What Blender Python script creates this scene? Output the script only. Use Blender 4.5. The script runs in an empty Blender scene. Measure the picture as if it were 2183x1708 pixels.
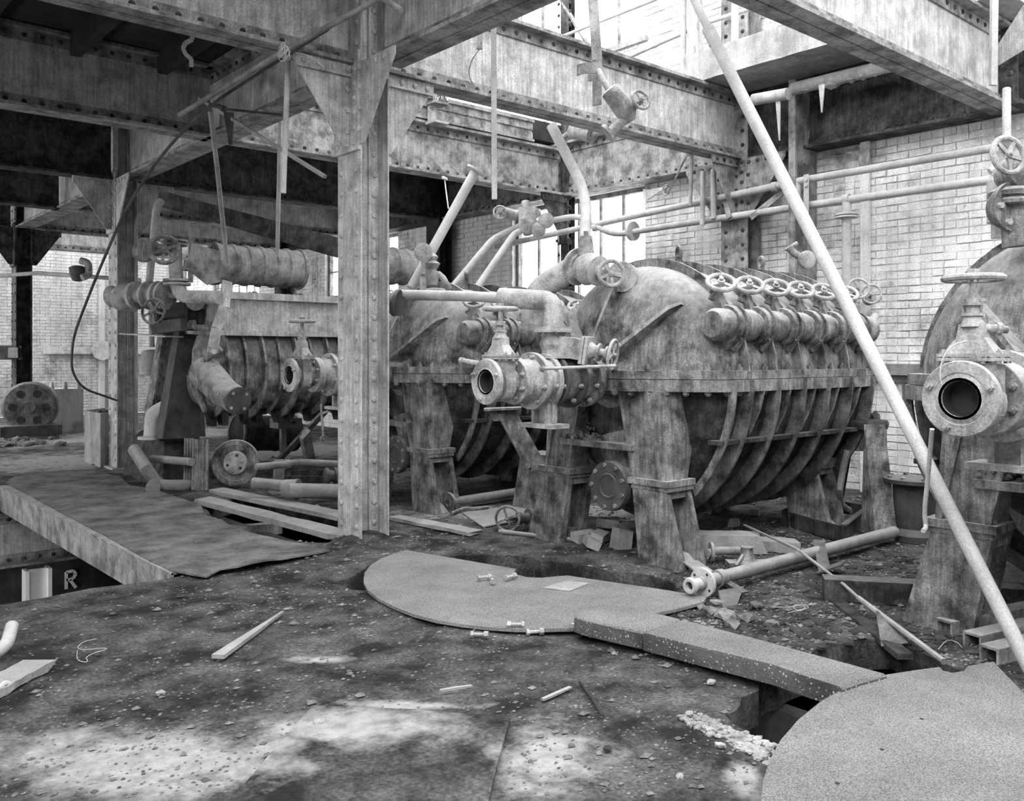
import bpy, bmesh, math, random
from mathutils import Vector, Matrix, noise
from mathutils.geometry import delaunay_2d_cdt
random.seed(7)
R = random.random
def ru(a, b): return a + (b - a) * random.random()
# ------------------------------------------------------------------ camera, world, exposure
scene = bpy.context.scene
F, CX, HY, CH = 1904.0, 1091.5, 760.0, 1.5          # focal length in pixels, centre, horizon row, camera height
TH = math.atan2(.6535, .7569)
SN, CS = math.sin(TH), math.cos(TH)
cam_d = bpy.data.cameras.new('camera'); cam = bpy.data.objects.new('camera', cam_d)
scene.collection.objects.link(cam); scene.camera = cam
cam.location = (0, 0, CH); cam.rotation_euler = (math.pi / 2, 0, -TH)
cam_d.sensor_width = 36; cam_d.lens = F / 2183 * 36; cam_d.shift_y = -(854 - HY) / 2183
cam_d.clip_start = .05; cam_d.clip_end = 200
scene.view_settings.view_transform = 'Standard'; scene.view_settings.look = 'None'
scene.view_settings.gamma = 1; scene.view_settings.use_curve_mapping = False
scene.view_settings.exposure = 1.0
world = bpy.data.worlds.new('sky'); scene.world = world; world.use_nodes = True
wn = world.node_tree.nodes; wn['Background'].inputs[0].default_value = (1, 1, 1, 1)
wn['Background'].inputs[1].default_value = 2.6
sun_d = bpy.data.lights.new('sun', 'SUN'); sun = bpy.data.objects.new('sun', sun_d); scene.collection.objects.link(sun)
sun_d.energy = .35; sun_d.angle = .15
sun.rotation_euler = Vector((-.75, -.35, .62)).to_track_quat('Z', 'Y').to_euler()   # high behind the camera's left
bl_d = bpy.data.lights.new('added_basement_light', 'AREA'); bl = bpy.data.objects.new('added_basement_light', bl_d); scene.collection.objects.link(bl)
bl_d.energy = 120; bl_d.size = 1.6; bl.location = (-4.7, 8.6, -1.6); bl.rotation_euler = Vector((-1, 0, -.1)).to_track_quat('Z', 'Y').to_euler()   # added lamp that brightens the left pit; no basement window is built
# ------------------------------------------------------------------ pixel helpers
def D(px, py, d):
    s = (px - CX) * d / F; z = CH - (py - HY) * d / F
    return Vector((SN * d + CS * s, CS * d - SN * s, z))
def G(px, py, z=0.0): return D(px, py, F * (CH - z) / (py - HY))
def U(px, py, u):
    k = (px - CX) / F; return D(px, py, u / (SN + CS * k))
def Vp(px, py, v):
    k = (px - CX) / F; return D(px, py, v / (CS - SN * k))
def proj(p):
    d = SN * p[0] + CS * p[1]; s = CS * p[0] - SN * p[1]
    if d < .1: return (-9999, -9999, d)
    return (CX + F * s / d, HY - F * (p[2] - CH) / d, d)
def inframe(p, m=30):
    a = proj(p); return a[2] > 0 and -m < a[0] < 2183 + m and -m < a[1] < 1708 + m
X, Y, Z = Vector((1, 0, 0)), Vector((0, 1, 0)), Vector((0, 0, 1))
VV = Vector
# ------------------------------------------------------------------ mesh builder
def frame(ax):
    ax = ax.normalized(); t = Z if abs(ax.z) < .9 else X
    a = ax.cross(t).normalized(); b = ax.cross(a).normalized(); return ax, a, b
class MB:
    def __init__(s): s.v = []; s.f = []
    def add(s, vs, fs):
        n = len(s.v); s.v += [Vector(p) for p in vs]; s.f += [tuple(n + i for i in f) for f in fs]; return s
    def box(s, c, size, rz=0, m=None, jit=0):
        h = [x / 2 for x in size]; vs = []
        M = m if m else Matrix.Rotation(rz, 3, 'Z')
        for dz in (-1, 1):
            for dx, dy in ((-1, -1), (1, -1), (1, 1), (-1, 1)):
                p = VV((dx * h[0], dy * h[1], dz * h[2]))
                if jit: p += VV((ru(-jit, jit), ru(-jit, jit), ru(-jit, jit)))
                vs.append(Vector(c) + M @ p)
        return s.add(vs, [(3, 2, 1, 0), (4, 5, 6, 7), (0, 1, 5, 4), (1, 2, 6, 5), (2, 3, 7, 6), (3, 0, 4, 7)])
    def bb(s, a, b):
        return s.box([(a[i] + b[i]) / 2 for i in range(3)], [abs(b[i] - a[i]) for i in range(3)])
    def hexa(s, p):            # eight corners: bottom ring, top ring
        return s.add(p, [(3, 2, 1, 0), (4, 5, 6, 7), (0, 1, 5, 4), (1, 2, 6, 5), (2, 3, 7, 6), (3, 0, 4, 7)])
    def bar(s, a, b, w, h, up=None, w2=None, h2=None):   # rectangular bar from a to b, w across, h along up
        a, b = VV(a), VV(b); ax = (b - a).normalized(); up = VV(up) if up else (Z if abs(ax.z) < .95 else X)
        sd = ax.cross(up).normalized(); up = sd.cross(ax).normalized(); w2 = w2 or w; h2 = h2 or h
        vs = []
        for p, ww, hh in ((a, w, h), (b, w2, h2)):
            for i, j in ((-1, -1), (1, -1), (1, 1), (-1, 1)): vs.append(p + sd * (i * ww / 2) + up * (j * hh / 2))
        return s.hexa(vs)
    def prism(s, pts, off):    # planar polygon extruded by the vector off
        off = VV(off); n = len(pts); pts = [VV(p) for p in pts]
        nr = VV((0, 0, 0))
        for i in range(n): nr += (pts[i] - pts[0]).cross(pts[(i + 1) % n] - pts[0])
        if nr.dot(off) > 0: pts = pts[::-1]
        vs = pts + [p + off for p in pts]
        fs = [tuple(range(n)), tuple(range(2 * n - 1, n - 1, -1))] + [(i, i + n, (i + 1) % n + n, (i + 1) % n) for i in range(n)]
        return s.add(vs, fs)
    def plate(s, pts, nrm, t): # thin plate centred on polygon
        nrm = VV(nrm).normalized(); return s.prism([VV(p) - nrm * t / 2 for p in pts], nrm * t)
    def lathe(s, o, ax, prof, seg=24, a0=0, a1=None, e1=None, sc=1.0, cap=True):
        o = VV(o); ax, a, b = frame(VV(ax)) if e1 is None else (VV(ax).normalized(), VV(e1).normalized(), VV(ax).normalized().cross(VV(e1)).normalized())
        full = a1 is None; n = seg if full else seg + 1; da = (2 * math.pi if full else a1 - a0) / seg
        vs = []; fs = []
        for t, r in prof:
            for i in range(n):
                an = a0 + i * da; vs.append(o + ax * t + (a * math.cos(an) + b * (math.sin(an) * sc)) * r)
        m = len(prof)
        for j in range(m - 1):
            for i in range(n if full else n - 1):
                k = (i + 1) % n; fs.append((j * n + i, j * n + k, (j + 1) * n + k, (j + 1) * n + i))
        if full and cap:
            if prof[0][1] > 1e-5: fs.append(tuple(range(n - 1, -1, -1)))
            if prof[-1][1] > 1e-5: fs.append(tuple(range((m - 1) * n, m * n)))
        return s.add(vs, fs)
    def cyl(s, a, b, r, r2=None, seg=16):
        a, b = VV(a), VV(b); return s.lathe(a, b - a, [(0, r), ((b - a).length, r if r2 is None else r2)], seg)
    def ring(s, o, ax, ri, ro, t, seg=28):   # washer of thickness t starting at o
        return s.lathe(o, ax, [(0, ri), (0, ro), (t, ro), (t, ri), (0, ri)], seg, cap=False)
    def torus(s, c, ax, rr, r, seg=28, ms=8, a0=0, a1=2 * math.pi):
        c = VV(c); ax, a, b = frame(VV(ax)); vs = []; fs = []; full = a1 - a0 > 6.28; n = seg if full else seg + 1
        for i in range(n):
            t = a0 + (a1 - a0) * i / seg; q = a * math.cos(t) + b * math.sin(t)
            for j in range(ms):
                w = 2 * math.pi * j / ms; vs.append(c + q * (rr + r * math.cos(w)) + ax * (r * math.sin(w)))
        for i in range(seg):
            i2 = (i + 1) % n
            for j in range(ms):
                j2 = (j + 1) % ms; fs.append((i * ms + j, i2 * ms + j, i2 * ms + j2, i * ms + j2))
        return s.add(vs, fs)
    def tube(s, pts, r, seg=10, smooth=0, r2=None):
        P = [VV(p) for p in pts]
        for _ in range(smooth):
            Q = [P[0]]
            for i in range(len(P) - 1): Q += [P[i].lerp(P[i + 1], .25), P[i].lerp(P[i + 1], .75)]
            P = Q + [P[-1]]
        n = len(P); tg = [(P[min(i + 1, n - 1)] - P[max(i - 1, 0)]).normalized() for i in range(n)]
        _, a, _b = frame(tg[0]); vs = []; fs = []
        for i in range(n):
            a = (a - tg[i] * a.dot(tg[i])).normalized(); b = tg[i].cross(a)
            rr = r if r2 is None else r + (r2 - r) * i / (n - 1)
            for j in range(seg):
                w = 2 * math.pi * j / seg; vs.append(P[i] + (a * math.cos(w) + b * math.sin(w)) * rr)
        for i in range(n - 1):
            for j in range(seg):
                k = (j + 1) % seg; fs.append((i * seg + j, i * seg + k, (i + 1) * seg + k, (i + 1) * seg + j))
        fs.append(tuple(range(seg - 1, -1, -1))); fs.append(tuple(range((n - 1) * seg, n * seg)))
        return s.add(vs, fs)
    def elbow(s, pts, r, seg=14, bend=.12):   # straight runs with rounded corners
        P = [VV(p) for p in pts]; Q = [P[0]]
        for i in range(1, len(P) - 1):
            a, c, b = P[i - 1], P[i], P[i + 1]
            da = (a - c); db = (b - c); l = min(bend, da.length * .45, db.length * .45)
            p0 = c + da.normalized() * l; p2 = c + db.normalized() * l
            for t in (0, .2, .4, .6, .8, 1): Q.append(p0 * (1 - t) ** 2 + c * 2 * t * (1 - t) + p2 * t * t)
        Q.append(P[-1]); return s.tube(Q, r, seg)
    def rock(s, c, r, sq=(1, 1, 1), rz=None):
        bm = bmesh.new(); bmesh.ops.create_icosphere(bm, subdivisions=1, radius=1)
        rz = ru(0, 6) if rz is None else rz; M = Matrix.Rotation(rz, 3, 'Z'); vs = []
        for v in bm.verts:
            p = v.co * ru(.75, 1.15); vs.append(VV(c) + M @ VV((p.x * r * sq[0], p.y * r * sq[1], p.z * r * sq[2])))
        fs = [tuple(v.index for v in f.verts) for f in bm.faces]; bm.free(); return s.add(vs, fs)
    def nut(s, c, ax, r, h, shank=0, sr=None):   # hexagonal nut with bolt end
        c = VV(c); ax = VV(ax).normalized(); s.lathe(c, ax, [(0, r), (h, r)], 6)
        if shank: s.lathe(c + ax * h, ax, [(0, sr or r * .5), (shank, sr or r * .5)], 8)
        return s
    def tex(s, fn):
        s.v = [fn(p) for p in s.v]; return s
COL = scene.collection
def mesh_of(name, mb, mat, smooth=35, bevel=0):
    me = bpy.data.meshes.new(name); me.from_pydata([tuple(p) for p in mb.v], [], mb.f)
    if isinstance(mat, (list, tuple)):
        for m in mat: me.materials.append(m)
    else: me.materials.append(mat)
    me.validate()
    if smooth:
        for p in me.polygons: p.use_smooth = True
        me.set_sharp_from_angle(angle=math.radians(smooth))
    me.update(); return me
def tag(o, label=None, cat=None, group=None, kind=None):
    if label: o['label'] = label
    if cat: o['category'] = cat
    if group: o['group'] = group
    if kind: o['kind'] = kind
    return o
def thing(name, label, cat, loc=(0, 0, 0), group=None):
    o = bpy.data.objects.new(name, None); COL.objects.link(o); o.location = loc; o.empty_display_size = .1
    return tag(o, label, cat, group)
def wloc(o):
    v = VV(o.location)
    if o.parent: v = v + wloc(o.parent)
    return v
def part(name, mb, mat, parent, label=None, smooth=35, kind=None):   # world-coordinate geometry, child of parent
    if not mb.v: return None
    c = sum(mb.v, VV((0, 0, 0))) / len(mb.v); pl = wloc(parent)
    mb.v = [p - c for p in mb.v]
    o = bpy.data.objects.new(name, mesh_of(name, mb, mat, smooth)); COL.objects.link(o)
    o.parent = parent; o.location = c - pl
    return tag(o, label, kind=kind)
def obj(name, mb, mat, label, cat, group=None, smooth=35, kind=None):
    xs = [p.x for p in mb.v]; ys = [p.y for p in mb.v]; zs = [p.z for p in mb.v]
    c = VV(((min(xs) + max(xs)) / 2, (min(ys) + max(ys)) / 2, min(zs))); mb.v = [p - c for p in mb.v]
    o = bpy.data.objects.new(name, mesh_of(name, mb, mat, smooth)); COL.objects.link(o); o.location = c
    return tag(o, label, cat, group, kind)
def struct(name, mb, mat, smooth=0, parent=None):
    o = bpy.data.objects.new(name, mesh_of(name, mb, mat, smooth)); COL.objects.link(o); o['kind'] = 'structure'; return o
def copy_tree(o, parent=None, kids=None):
    if kids is None:
        kids = {}
        for x in bpy.data.objects:
            if x.parent: kids.setdefault(x.parent.name, []).append(x)
    c = o.copy(); COL.objects.link(c); c.parent = parent
    for ch in kids.get(o.name, []): copy_tree(ch, c, kids)
    return c
# ------------------------------------------------------------------ materials (all greys: the photograph is black and white)
def nd(nt, t, **k):
    n = nt.nodes.new(t)
    for a, b in k.items(): setattr(n, a, b)
    return n
def material(name, dark, light, scale=4, rough=.8, metal=0, streak=0, dust=0, dustc=.5, spots=0, spotc=.04, bump=.3, bscale=60,
             lo=.35, hi=.65, fine=.25, spec=.3, fscale=90, patches=None, pc=.6, coord='W', pocks=0):
    m = bpy.data.materials.new(name); m.use_nodes = True; nt = m.node_tree; b = nt.nodes['Principled BSDF']
    L = nt.links.new
    geo = nd(nt, 'ShaderNodeNewGeometry'); pos = geo.outputs['Position']
    def ns(sc, detail=5, vec=None, rg=.68):
        n = nd(nt, 'ShaderNodeTexNoise'); n.inputs['Scale'].default_value = sc; n.inputs['Detail'].default_value = detail + 2
        n.inputs['Roughness'].default_value = rg; L(vec or pos, n.inputs['Vector']); return n.outputs[0]
    def mr(v, a, c, o0=0, o1=1):
        n = nd(nt, 'ShaderNodeMapRange'); n.inputs[1].default_value = a; n.inputs[2].default_value = c
        n.inputs[3].default_value = o0; n.inputs[4].default_value = o1; L(v, n.inputs[0]); return n.outputs[0]
    def math_(op, a, c):
        n = nd(nt, 'ShaderNodeMath', operation=op)
        for i, x in enumerate((a, c)):
            if isinstance(x, (int, float)): n.inputs[i].default_value = x
            else: L(x, n.inputs[i])
        return n.outputs[0]
    def lerp(f, a, c):   # value lerp
        n = nd(nt, 'ShaderNodeMix'); L(f, n.inputs[0])
        for i, x in ((2, a), (3, c)):
            if isinstance(x, (int, float)): n.inputs[i].default_value = x
            else: L(x, n.inputs[i])
        return n.outputs[0]
    val = lerp(mr(ns(scale), lo, hi), dark, light)
    if streak:
        mp = nd(nt, 'ShaderNodeMapping'); mp.inputs['Scale'].default_value = (1, 1, .06); L(pos, mp.inputs[0])
        st = mr(ns(scale * 7, 3, mp.outputs[0]), .4, .62)
        val = lerp(math_('MULTIPLY', st, streak), val, dark * .5)
    if fine: val = math_('MULTIPLY', val, mr(ns(fscale, 3), .3, .7, 1 - fine, 1 + fine))
    if spots:
        val = lerp(math_('MULTIPLY', mr(ns(scale * 14, 3), .66 - spots * .06, .74 - spots * .06), mr(ns(scale * 1.3, 2), .42, .62)), val, spotc)
    if pocks:
        vo = nd(nt, 'ShaderNodeTexVoronoi'); vo.inputs['Scale'].default_value = 55; L(pos, vo.inputs['Vector'])
        val = lerp(math_('MULTIPLY', mr(math_('ADD', vo.outputs['Distance'], math_('MULTIPLY', ns(30, 1), .5)), .50, .36), mr(ns(9, 2), .35, .5)), val, pocks)
    if patches:
        acc = None
        wob = mr(ns(5, 6), .25, .75, -.55, .55); wob2 = mr(ns(1.6, 3), .25, .75, -.5, .5)
        for (c, rx, ry, an) in patches:
            mp = nd(nt, 'ShaderNodeMapping', vector_type='TEXTURE'); mp.inputs[1].default_value = (c[0], c[1], 0)
            mp.inputs[2].default_value = (0, 0, an); mp.inputs[3].default_value = (rx, ry, 1e4); L(pos, mp.inputs[0])
            ln = nd(nt, 'ShaderNodeVectorMath', operation='LENGTH'); L(mp.outputs[0], ln.inputs[0])
            e = math_('ADD', math_('ADD', ln.outputs['Value'], wob), wob2); f = mr(e, 1.15, .45)
            acc = f if acc is None else math_('MAXIMUM', acc, f)
        val = lerp(math_('MULTIPLY', acc, mr(ns(14, 6), .3, .6, .45, 1)), val, pc)
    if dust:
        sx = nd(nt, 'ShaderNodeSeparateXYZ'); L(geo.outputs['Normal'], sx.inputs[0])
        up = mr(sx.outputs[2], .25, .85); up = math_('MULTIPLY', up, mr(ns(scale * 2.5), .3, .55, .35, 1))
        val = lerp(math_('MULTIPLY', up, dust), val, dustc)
    cb = nd(nt, 'ShaderNodeCombineColor')
    for i in range(3): L(val, cb.inputs[i])
    L(cb.outputs[0], b.inputs['Base Color'])
    b.inputs['Roughness'].default_value = rough; b.inputs['Metallic'].default_value = metal
    b.inputs['Specular IOR Level'].default_value = spec
    if bump:
        bp = nd(nt, 'ShaderNodeBump'); bp.inputs['Strength'].default_value = bump; bp.inputs['Distance'].default_value = .02
        L(ns(bscale, 5), bp.inputs['Height']); L(bp.outputs[0], b.inputs['Normal'])
    return m
M = {}
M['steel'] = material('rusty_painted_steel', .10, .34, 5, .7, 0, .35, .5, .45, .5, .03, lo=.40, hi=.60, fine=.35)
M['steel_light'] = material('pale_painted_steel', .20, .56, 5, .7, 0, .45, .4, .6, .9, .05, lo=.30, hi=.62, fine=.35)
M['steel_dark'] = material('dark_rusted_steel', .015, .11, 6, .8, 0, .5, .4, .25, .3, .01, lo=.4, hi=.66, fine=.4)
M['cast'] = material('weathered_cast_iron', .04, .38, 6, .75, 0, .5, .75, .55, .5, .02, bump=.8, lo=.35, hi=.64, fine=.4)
M['cast_low'] = material('shade_dark_cast_iron', .008, .10, 6, .7, 0, .6, .5, .32, .4, .01, bump=.7, lo=.4, hi=.64, fine=.4)  # underside shade of the presses put into the colour
M['cast_rib'] = material('shade_dark_cast_rib', .02, .24, 6, .7, 0, .3, .8, .42, .3, .01, bump=.7, lo=.34, hi=.66, fine=.4)  # rib casting, darkened in colour for the shaded lower half
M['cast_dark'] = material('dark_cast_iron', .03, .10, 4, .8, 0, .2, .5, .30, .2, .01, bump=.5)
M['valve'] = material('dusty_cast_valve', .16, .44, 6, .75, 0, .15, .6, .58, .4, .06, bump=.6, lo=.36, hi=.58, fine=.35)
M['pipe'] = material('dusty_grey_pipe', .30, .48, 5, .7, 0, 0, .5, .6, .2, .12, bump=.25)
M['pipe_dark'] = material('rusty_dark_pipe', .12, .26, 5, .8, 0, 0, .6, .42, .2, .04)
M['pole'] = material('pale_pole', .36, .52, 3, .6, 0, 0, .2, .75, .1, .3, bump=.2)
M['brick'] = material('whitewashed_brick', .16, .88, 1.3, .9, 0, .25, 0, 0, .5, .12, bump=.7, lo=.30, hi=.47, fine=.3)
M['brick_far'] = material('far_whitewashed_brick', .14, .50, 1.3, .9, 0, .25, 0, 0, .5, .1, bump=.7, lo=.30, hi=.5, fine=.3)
M['mortar'] = material('grey_mortar', .3, .7, 1.5, .95, bump=.5)
M['brick_dark'] = material('stained_brick', .10, .34, 2, .9, 0, .3, 0, 0, .4, .05, bump=.5)
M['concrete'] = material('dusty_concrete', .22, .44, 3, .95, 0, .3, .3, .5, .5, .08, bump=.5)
M['slabtop'] = material('gritty_plate', .20, .30, 2.5, .95, 0, 0, 0, .4, .5, .06, bump=.8, bscale=130, fine=.75, fscale=150)
M['slabside'] = material('pitted_slab_side', .06, .14, 5, .95, 0, 0, 0, .4, .0, .1, bump=.8, bscale=70, fine=.5)
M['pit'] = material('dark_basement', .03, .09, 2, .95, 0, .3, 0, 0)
M['ceil'] = material('dark_ceiling', .015, .05, 2, .95, 0, 0, 0, 0, bump=.3)  # ceiling tone, near black
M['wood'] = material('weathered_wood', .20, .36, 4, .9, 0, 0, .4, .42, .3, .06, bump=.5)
M['dirt'] = material('dark_dirt', .015, .09, 8, 1, bump=1, bscale=30)
M['rubble'] = material('rubble', .05, .30, 6, .95, bump=.7)
M['rope'] = material('pale_wire', .4, .6, 6, .8, bump=0)
M['black'] = material('black_iron', .012, .04, 6, .7)
M['white'] = material('chalky_white', .16, .42, 12, .95, bump=.5)
gl = bpy.data.materials.new('window_glass'); gl.use_nodes = True; _b = gl.node_tree.nodes['Principled BSDF']
_b.inputs['Transmission Weight'].default_value = 1; _b.inputs['Roughness'].default_value = 0.0; _b.inputs['IOR'].default_value = 1.01
M['glass'] = gl
M['paint'] = material('white_lettering_paint', .85, .9, 5, .8, 0, 0, 0, 0, 0, .5, bump=0, fine=0)
chrome = bpy.data.materials.new('polished_reflector'); chrome.use_nodes = True; _b = chrome.node_tree.nodes['Principled BSDF']
_b.inputs['Base Color'].default_value = (.85, .85, .85, 1); _b.inputs['Metallic'].default_value = 1; _b.inputs['Roughness'].default_value = .12
M['chrome'] = chrome
# ------------------------------------------------------------------ rivets and bolts
def buttons(pts, parent, mat, r=.022, name='rivet', big=8.0, shape='dome', h=None):
    """pts: list of (position, normal). Those that show large become single parts sharing one mesh, the rest one joined part."""
    h = h or r * .75; proto = {}; rest = MB(); n = 0; pl = wloc(parent)
    def geo(nm):
        mb = MB(); nm = VV(nm)
        if shape == 'dome': mb.lathe((0, 0, 0), nm, [(0, r), (h * .55, r * .85), (h * .9, r * .45), (h, 0)], 8)
        else: mb.nut((0, 0, 0), nm, r, h, h * .8)
        return mb
    pts = [q for q in pts if inframe(q[0], 350)]
    pts.sort(key=lambda q: proj(q[0])[2])
    for p, nm in pts:
        key = tuple(round(c, 2) for c in nm); d = proj(p)[2]
        if n < 290 and 2 * r * F / d > big:
            if key not in proto: proto[key] = mesh_of(name, geo(key), mat)
            o = bpy.data.objects.new(name, proto[key]); COL.objects.link(o); o.parent = parent; o.location = VV(p) - pl; n += 1
        elif 2 * r * F / d > 2.5:
            g = geo(key); rest.add([VV(p) + q for q in g.v], g.f)
    if rest.v: part(name + '_rows', rest, mat, parent, kind='stuff')
# ================================================================== SETTING
ZB, ZT = 3.86, 4.64        # underside and top of the main girders
def inpoly(p, poly):
    c = False; j = len(poly) - 1
    for i in range(len(poly)):
        a, b = poly[i], poly[j]
        if (a[1] > p[1]) != (b[1] > p[1]) and p[0] < (b[0] - a[0]) * (p[1] - a[1]) / (b[1] - a[1]) + a[0]: c = not c
        j = i
    return c
def ragged(poly, step=.09, amp=.02):
    out = []
    for i in range(len(poly)):
        a = VV((poly[i][0], poly[i][1])); b = VV((poly[(i + 1) % len(poly)][0], poly[(i + 1) % len(poly)][1])); n = max(1, int((b - a).length / step))
        for k in range(n):
            p = a.lerp(b, k / n); q = VV((p.x * 7, p.y * 7, 3.1)); w = amp if k else 0
            out.append((p.x + noise.noise(q) * w * 2.4, p.y + noise.noise(q + VV((9, 5, 1))) * w * 2.4))
    return out
def gp(*pts): return [(G(a, b).x, G(a, b).y) for a, b in pts]
hole_left = [(-3.2, 6.05), (2.30, 6.12), (2.30, 11.6), (-3.2, 11.6)]
hole_planks = gp((432, 1082), (520, 1056), (725, 1098), (760, 1128), (700, 1160), (600, 1150), (520, 1139), (470, 1112))
hole_plate = gp((706, 1243), (762, 1222), (800, 1200), (880, 1182), (1000, 1186), (1110, 1188), (1280, 1212), (1420, 1236), (1470, 1262), (1440, 1285), (1300, 1300), (1000, 1302), (850, 1282), (775, 1258))
hole_right = gp((1545, 1525), (1600, 1478), (1690, 1420), (1760, 1372), (1900, 1362), (2060, 1432), (2010, 1560), (1780, 1700), (1660, 1760), (1630, 1660), (1640, 1602))
HOLES = [ragged(hole_left, .12, .015), ragged(hole_planks), ragged(hole_plate, .07, .03), ragged(hole_right, .07, .02)]
def gz(x, y):
    """height of the dirt: a level floor with small humps and heaps round the column feet"""
    z = .012 * noise.noise(VV((x * 2.2, y * 2.2, 0))) + .008 * noise.noise(VV((x * 7, y * 7, 4))) + .004 * noise.noise(VV((x * 19, y * 19, 4)))
    for cx, cy, rr, h in ((3.9, 6.34, .42, .07), (3.95, 9.9, .9, .03), (5.9, 5.6, .8, .04), (7.6, 4.0, .7, .05)):
        dd = math.hypot(x - cx, y - cy) / rr
        if dd < 1: z += h * (1 - dd) ** 1.2 * (1 + .5 * noise.noise(VV((x * 12, y * 12, 2))))
    return z
def build_floor():
    u0, u1, v0, v1 = -5.0, 9.42, -2.5, 24.8
    pts = [(u0, v0), (u1, v0), (u1, v1), (u0, v1)]; edges = [(0, 1), (1, 2), (2, 3), (3, 0)]
    for h in HOLES:
        n = len(pts); pts += h; edges += [(n + i, n + (i + 1) % len(h)) for i in range(len(h))]
    def seed(st, cond):
        x = u0 + st / 2
        while x < u1:
            y = v0 + st / 2
            while y < v1:
                p = (x + ru(-.3, .3) * st, y + ru(-.3, .3) * st)
                if cond(p): pts.append(p)
                y += st
            x += st
    def dep(p): return SN * p[0] + CS * p[1]
    def vis(p):
        d = dep(p); return d > 2.4 and abs(CS * p[0] - SN * p[1]) < d * .62
    seed(.05, lambda p: vis(p) and dep(p) < 6.5); seed(.1, lambda p: vis(p) and 6.5 <= dep(p) < 11); seed(.4, lambda p: not vis(p) or dep(p) >= 11)
    vs, es, fs = delaunay_2d_cdt([VV(p) for p in pts], edges, [], 0, 1e-5)[:3]
    keep = []
    for f in fs:
        c = ((vs[f[0]].x + vs[f[1]].x + vs[f[2]].x) / 3, (vs[f[0]].y + vs[f[1]].y + vs[f[2]].y) / 3)
        if not any(inpoly(c, h) for h in HOLES): keep.append(tuple(f))
    mb = MB(); mb.add([(p.x, p.y, gz(p.x, p.y)) for p in vs], keep)
    # broken slab edges going down
    cnt = {}
    for f in keep:
        for i in range(3):
            a, b = f[i], f[(i + 1) % 3]; cnt.setdefault((min(a, b), max(a, b)), []).append((a, b))
    top = mb.v[:]
    for k, l in cnt.items():
        if len(l) == 1:
            a, b = l[0]; A, B = top[a], top[b]; dz = -.16
            mb.add([A, B, (B.x, B.y, dz), (A.x, A.y, dz)], [(1, 0, 3, 2)])
    return mb
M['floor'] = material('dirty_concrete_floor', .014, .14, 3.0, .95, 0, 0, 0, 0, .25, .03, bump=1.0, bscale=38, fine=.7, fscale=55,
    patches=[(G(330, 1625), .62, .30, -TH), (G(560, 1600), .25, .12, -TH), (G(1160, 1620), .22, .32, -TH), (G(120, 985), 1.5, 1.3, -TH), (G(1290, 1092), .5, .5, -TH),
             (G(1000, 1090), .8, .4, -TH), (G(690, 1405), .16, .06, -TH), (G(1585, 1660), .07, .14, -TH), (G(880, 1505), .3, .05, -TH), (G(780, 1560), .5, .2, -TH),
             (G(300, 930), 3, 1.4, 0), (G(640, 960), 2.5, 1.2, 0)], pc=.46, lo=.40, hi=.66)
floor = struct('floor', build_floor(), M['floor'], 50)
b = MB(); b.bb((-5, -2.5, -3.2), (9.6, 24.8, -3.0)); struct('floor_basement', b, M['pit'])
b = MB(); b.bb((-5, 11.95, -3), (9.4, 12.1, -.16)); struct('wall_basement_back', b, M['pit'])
b = MB(); b.bb((3.7, -2.5, -3), (3.8, 11.95, -.17)); struct('basement_light_block', b, M['pit'])  # added partition, keeps the basement lamp's light out of the right pits
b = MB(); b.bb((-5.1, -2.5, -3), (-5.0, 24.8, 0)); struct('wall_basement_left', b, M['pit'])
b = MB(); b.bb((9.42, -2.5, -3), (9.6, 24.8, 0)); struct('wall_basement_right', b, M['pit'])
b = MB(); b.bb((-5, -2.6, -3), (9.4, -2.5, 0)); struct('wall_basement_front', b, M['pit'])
# the painted letter on the basement wall
rl = MB(); q = Vp(141, 1256, 11.94)
def st(pts):
    for a, c in zip(pts, pts[1:]): rl.bar(q + VV((a[0], -.006, a[1])), q + VV((c[0], -.006, c[1])), .035, .012, up=(0, 1, 0))
st([(0, 0), (0, .21)]); st([(0, .21), (.08, .215), (.11, .17), (.08, .12), (0, .11)]); st([(.04, .11), (.11, 0)])
obj('painted_letter', rl, M['paint'], 'white letter R painted on the dark basement wall inside the left floor pit', 'letter')
# ---- walls
def wall_boxes(axis, plane, thick, a0, a1, z0, z1, holes):
    """axis 'u': wall at u=plane running along v; holes in (a, a, z, z)"""
    mb = MB(); A = sorted({a0, a1, *[h[0] for h in holes], *[h[1] for h in holes]}); B = sorted({z0, z1, *[h[2] for h in holes], *[h[3] for h in holes]})
    for i in range(len(A) - 1):
        for j in range(len(B) - 1):
            ca, cz = (A[i] + A[i + 1]) / 2, (B[j] + B[j + 1]) / 2
            if any(h[0] < ca < h[1] and h[2] < cz < h[3] for h in holes): continue
            if axis == 'u': mb.bb((plane, A[i], B[j]), (plane + thick, A[i + 1], B[j + 1]))
            else: mb.bb((A[i], plane, B[j]), (A[i + 1], plane + thick, B[j + 1]))
    return mb
RH = [(8.1, 10.9, 2.2, 3.86), (14.2, 17.0, 2.2, 3.86), (20.2, 23.0, 2.2, 3.86), (8.1, 10.9, 5.9, 8.8), (14.2, 17.0, 5.9, 8.8)]
wall_right = struct('wall_right', wall_boxes('u', 9.42, .3, -1, 25.0, 0, 9.3, RH), M['mortar'])
wall_far = struct('wall_far', wall_boxes('v', 24.8, .3, -6, 9.42, 0, 5.0, []), M['concrete'])
struct('wall_near', wall_boxes('v', -2.8, .3, -5, 9.42, 0, 4.9, []), M['mortar'])
struct('wall_left', wall_boxes('u', -5.3, .3, -2.8, 13, 0, 4.9, []), M['mortar'])
def brick_mb(l, h, t):
    mb = MB(); mb.box((0, 0, 0), (l, h, t), jit=.0025); return mb
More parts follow.
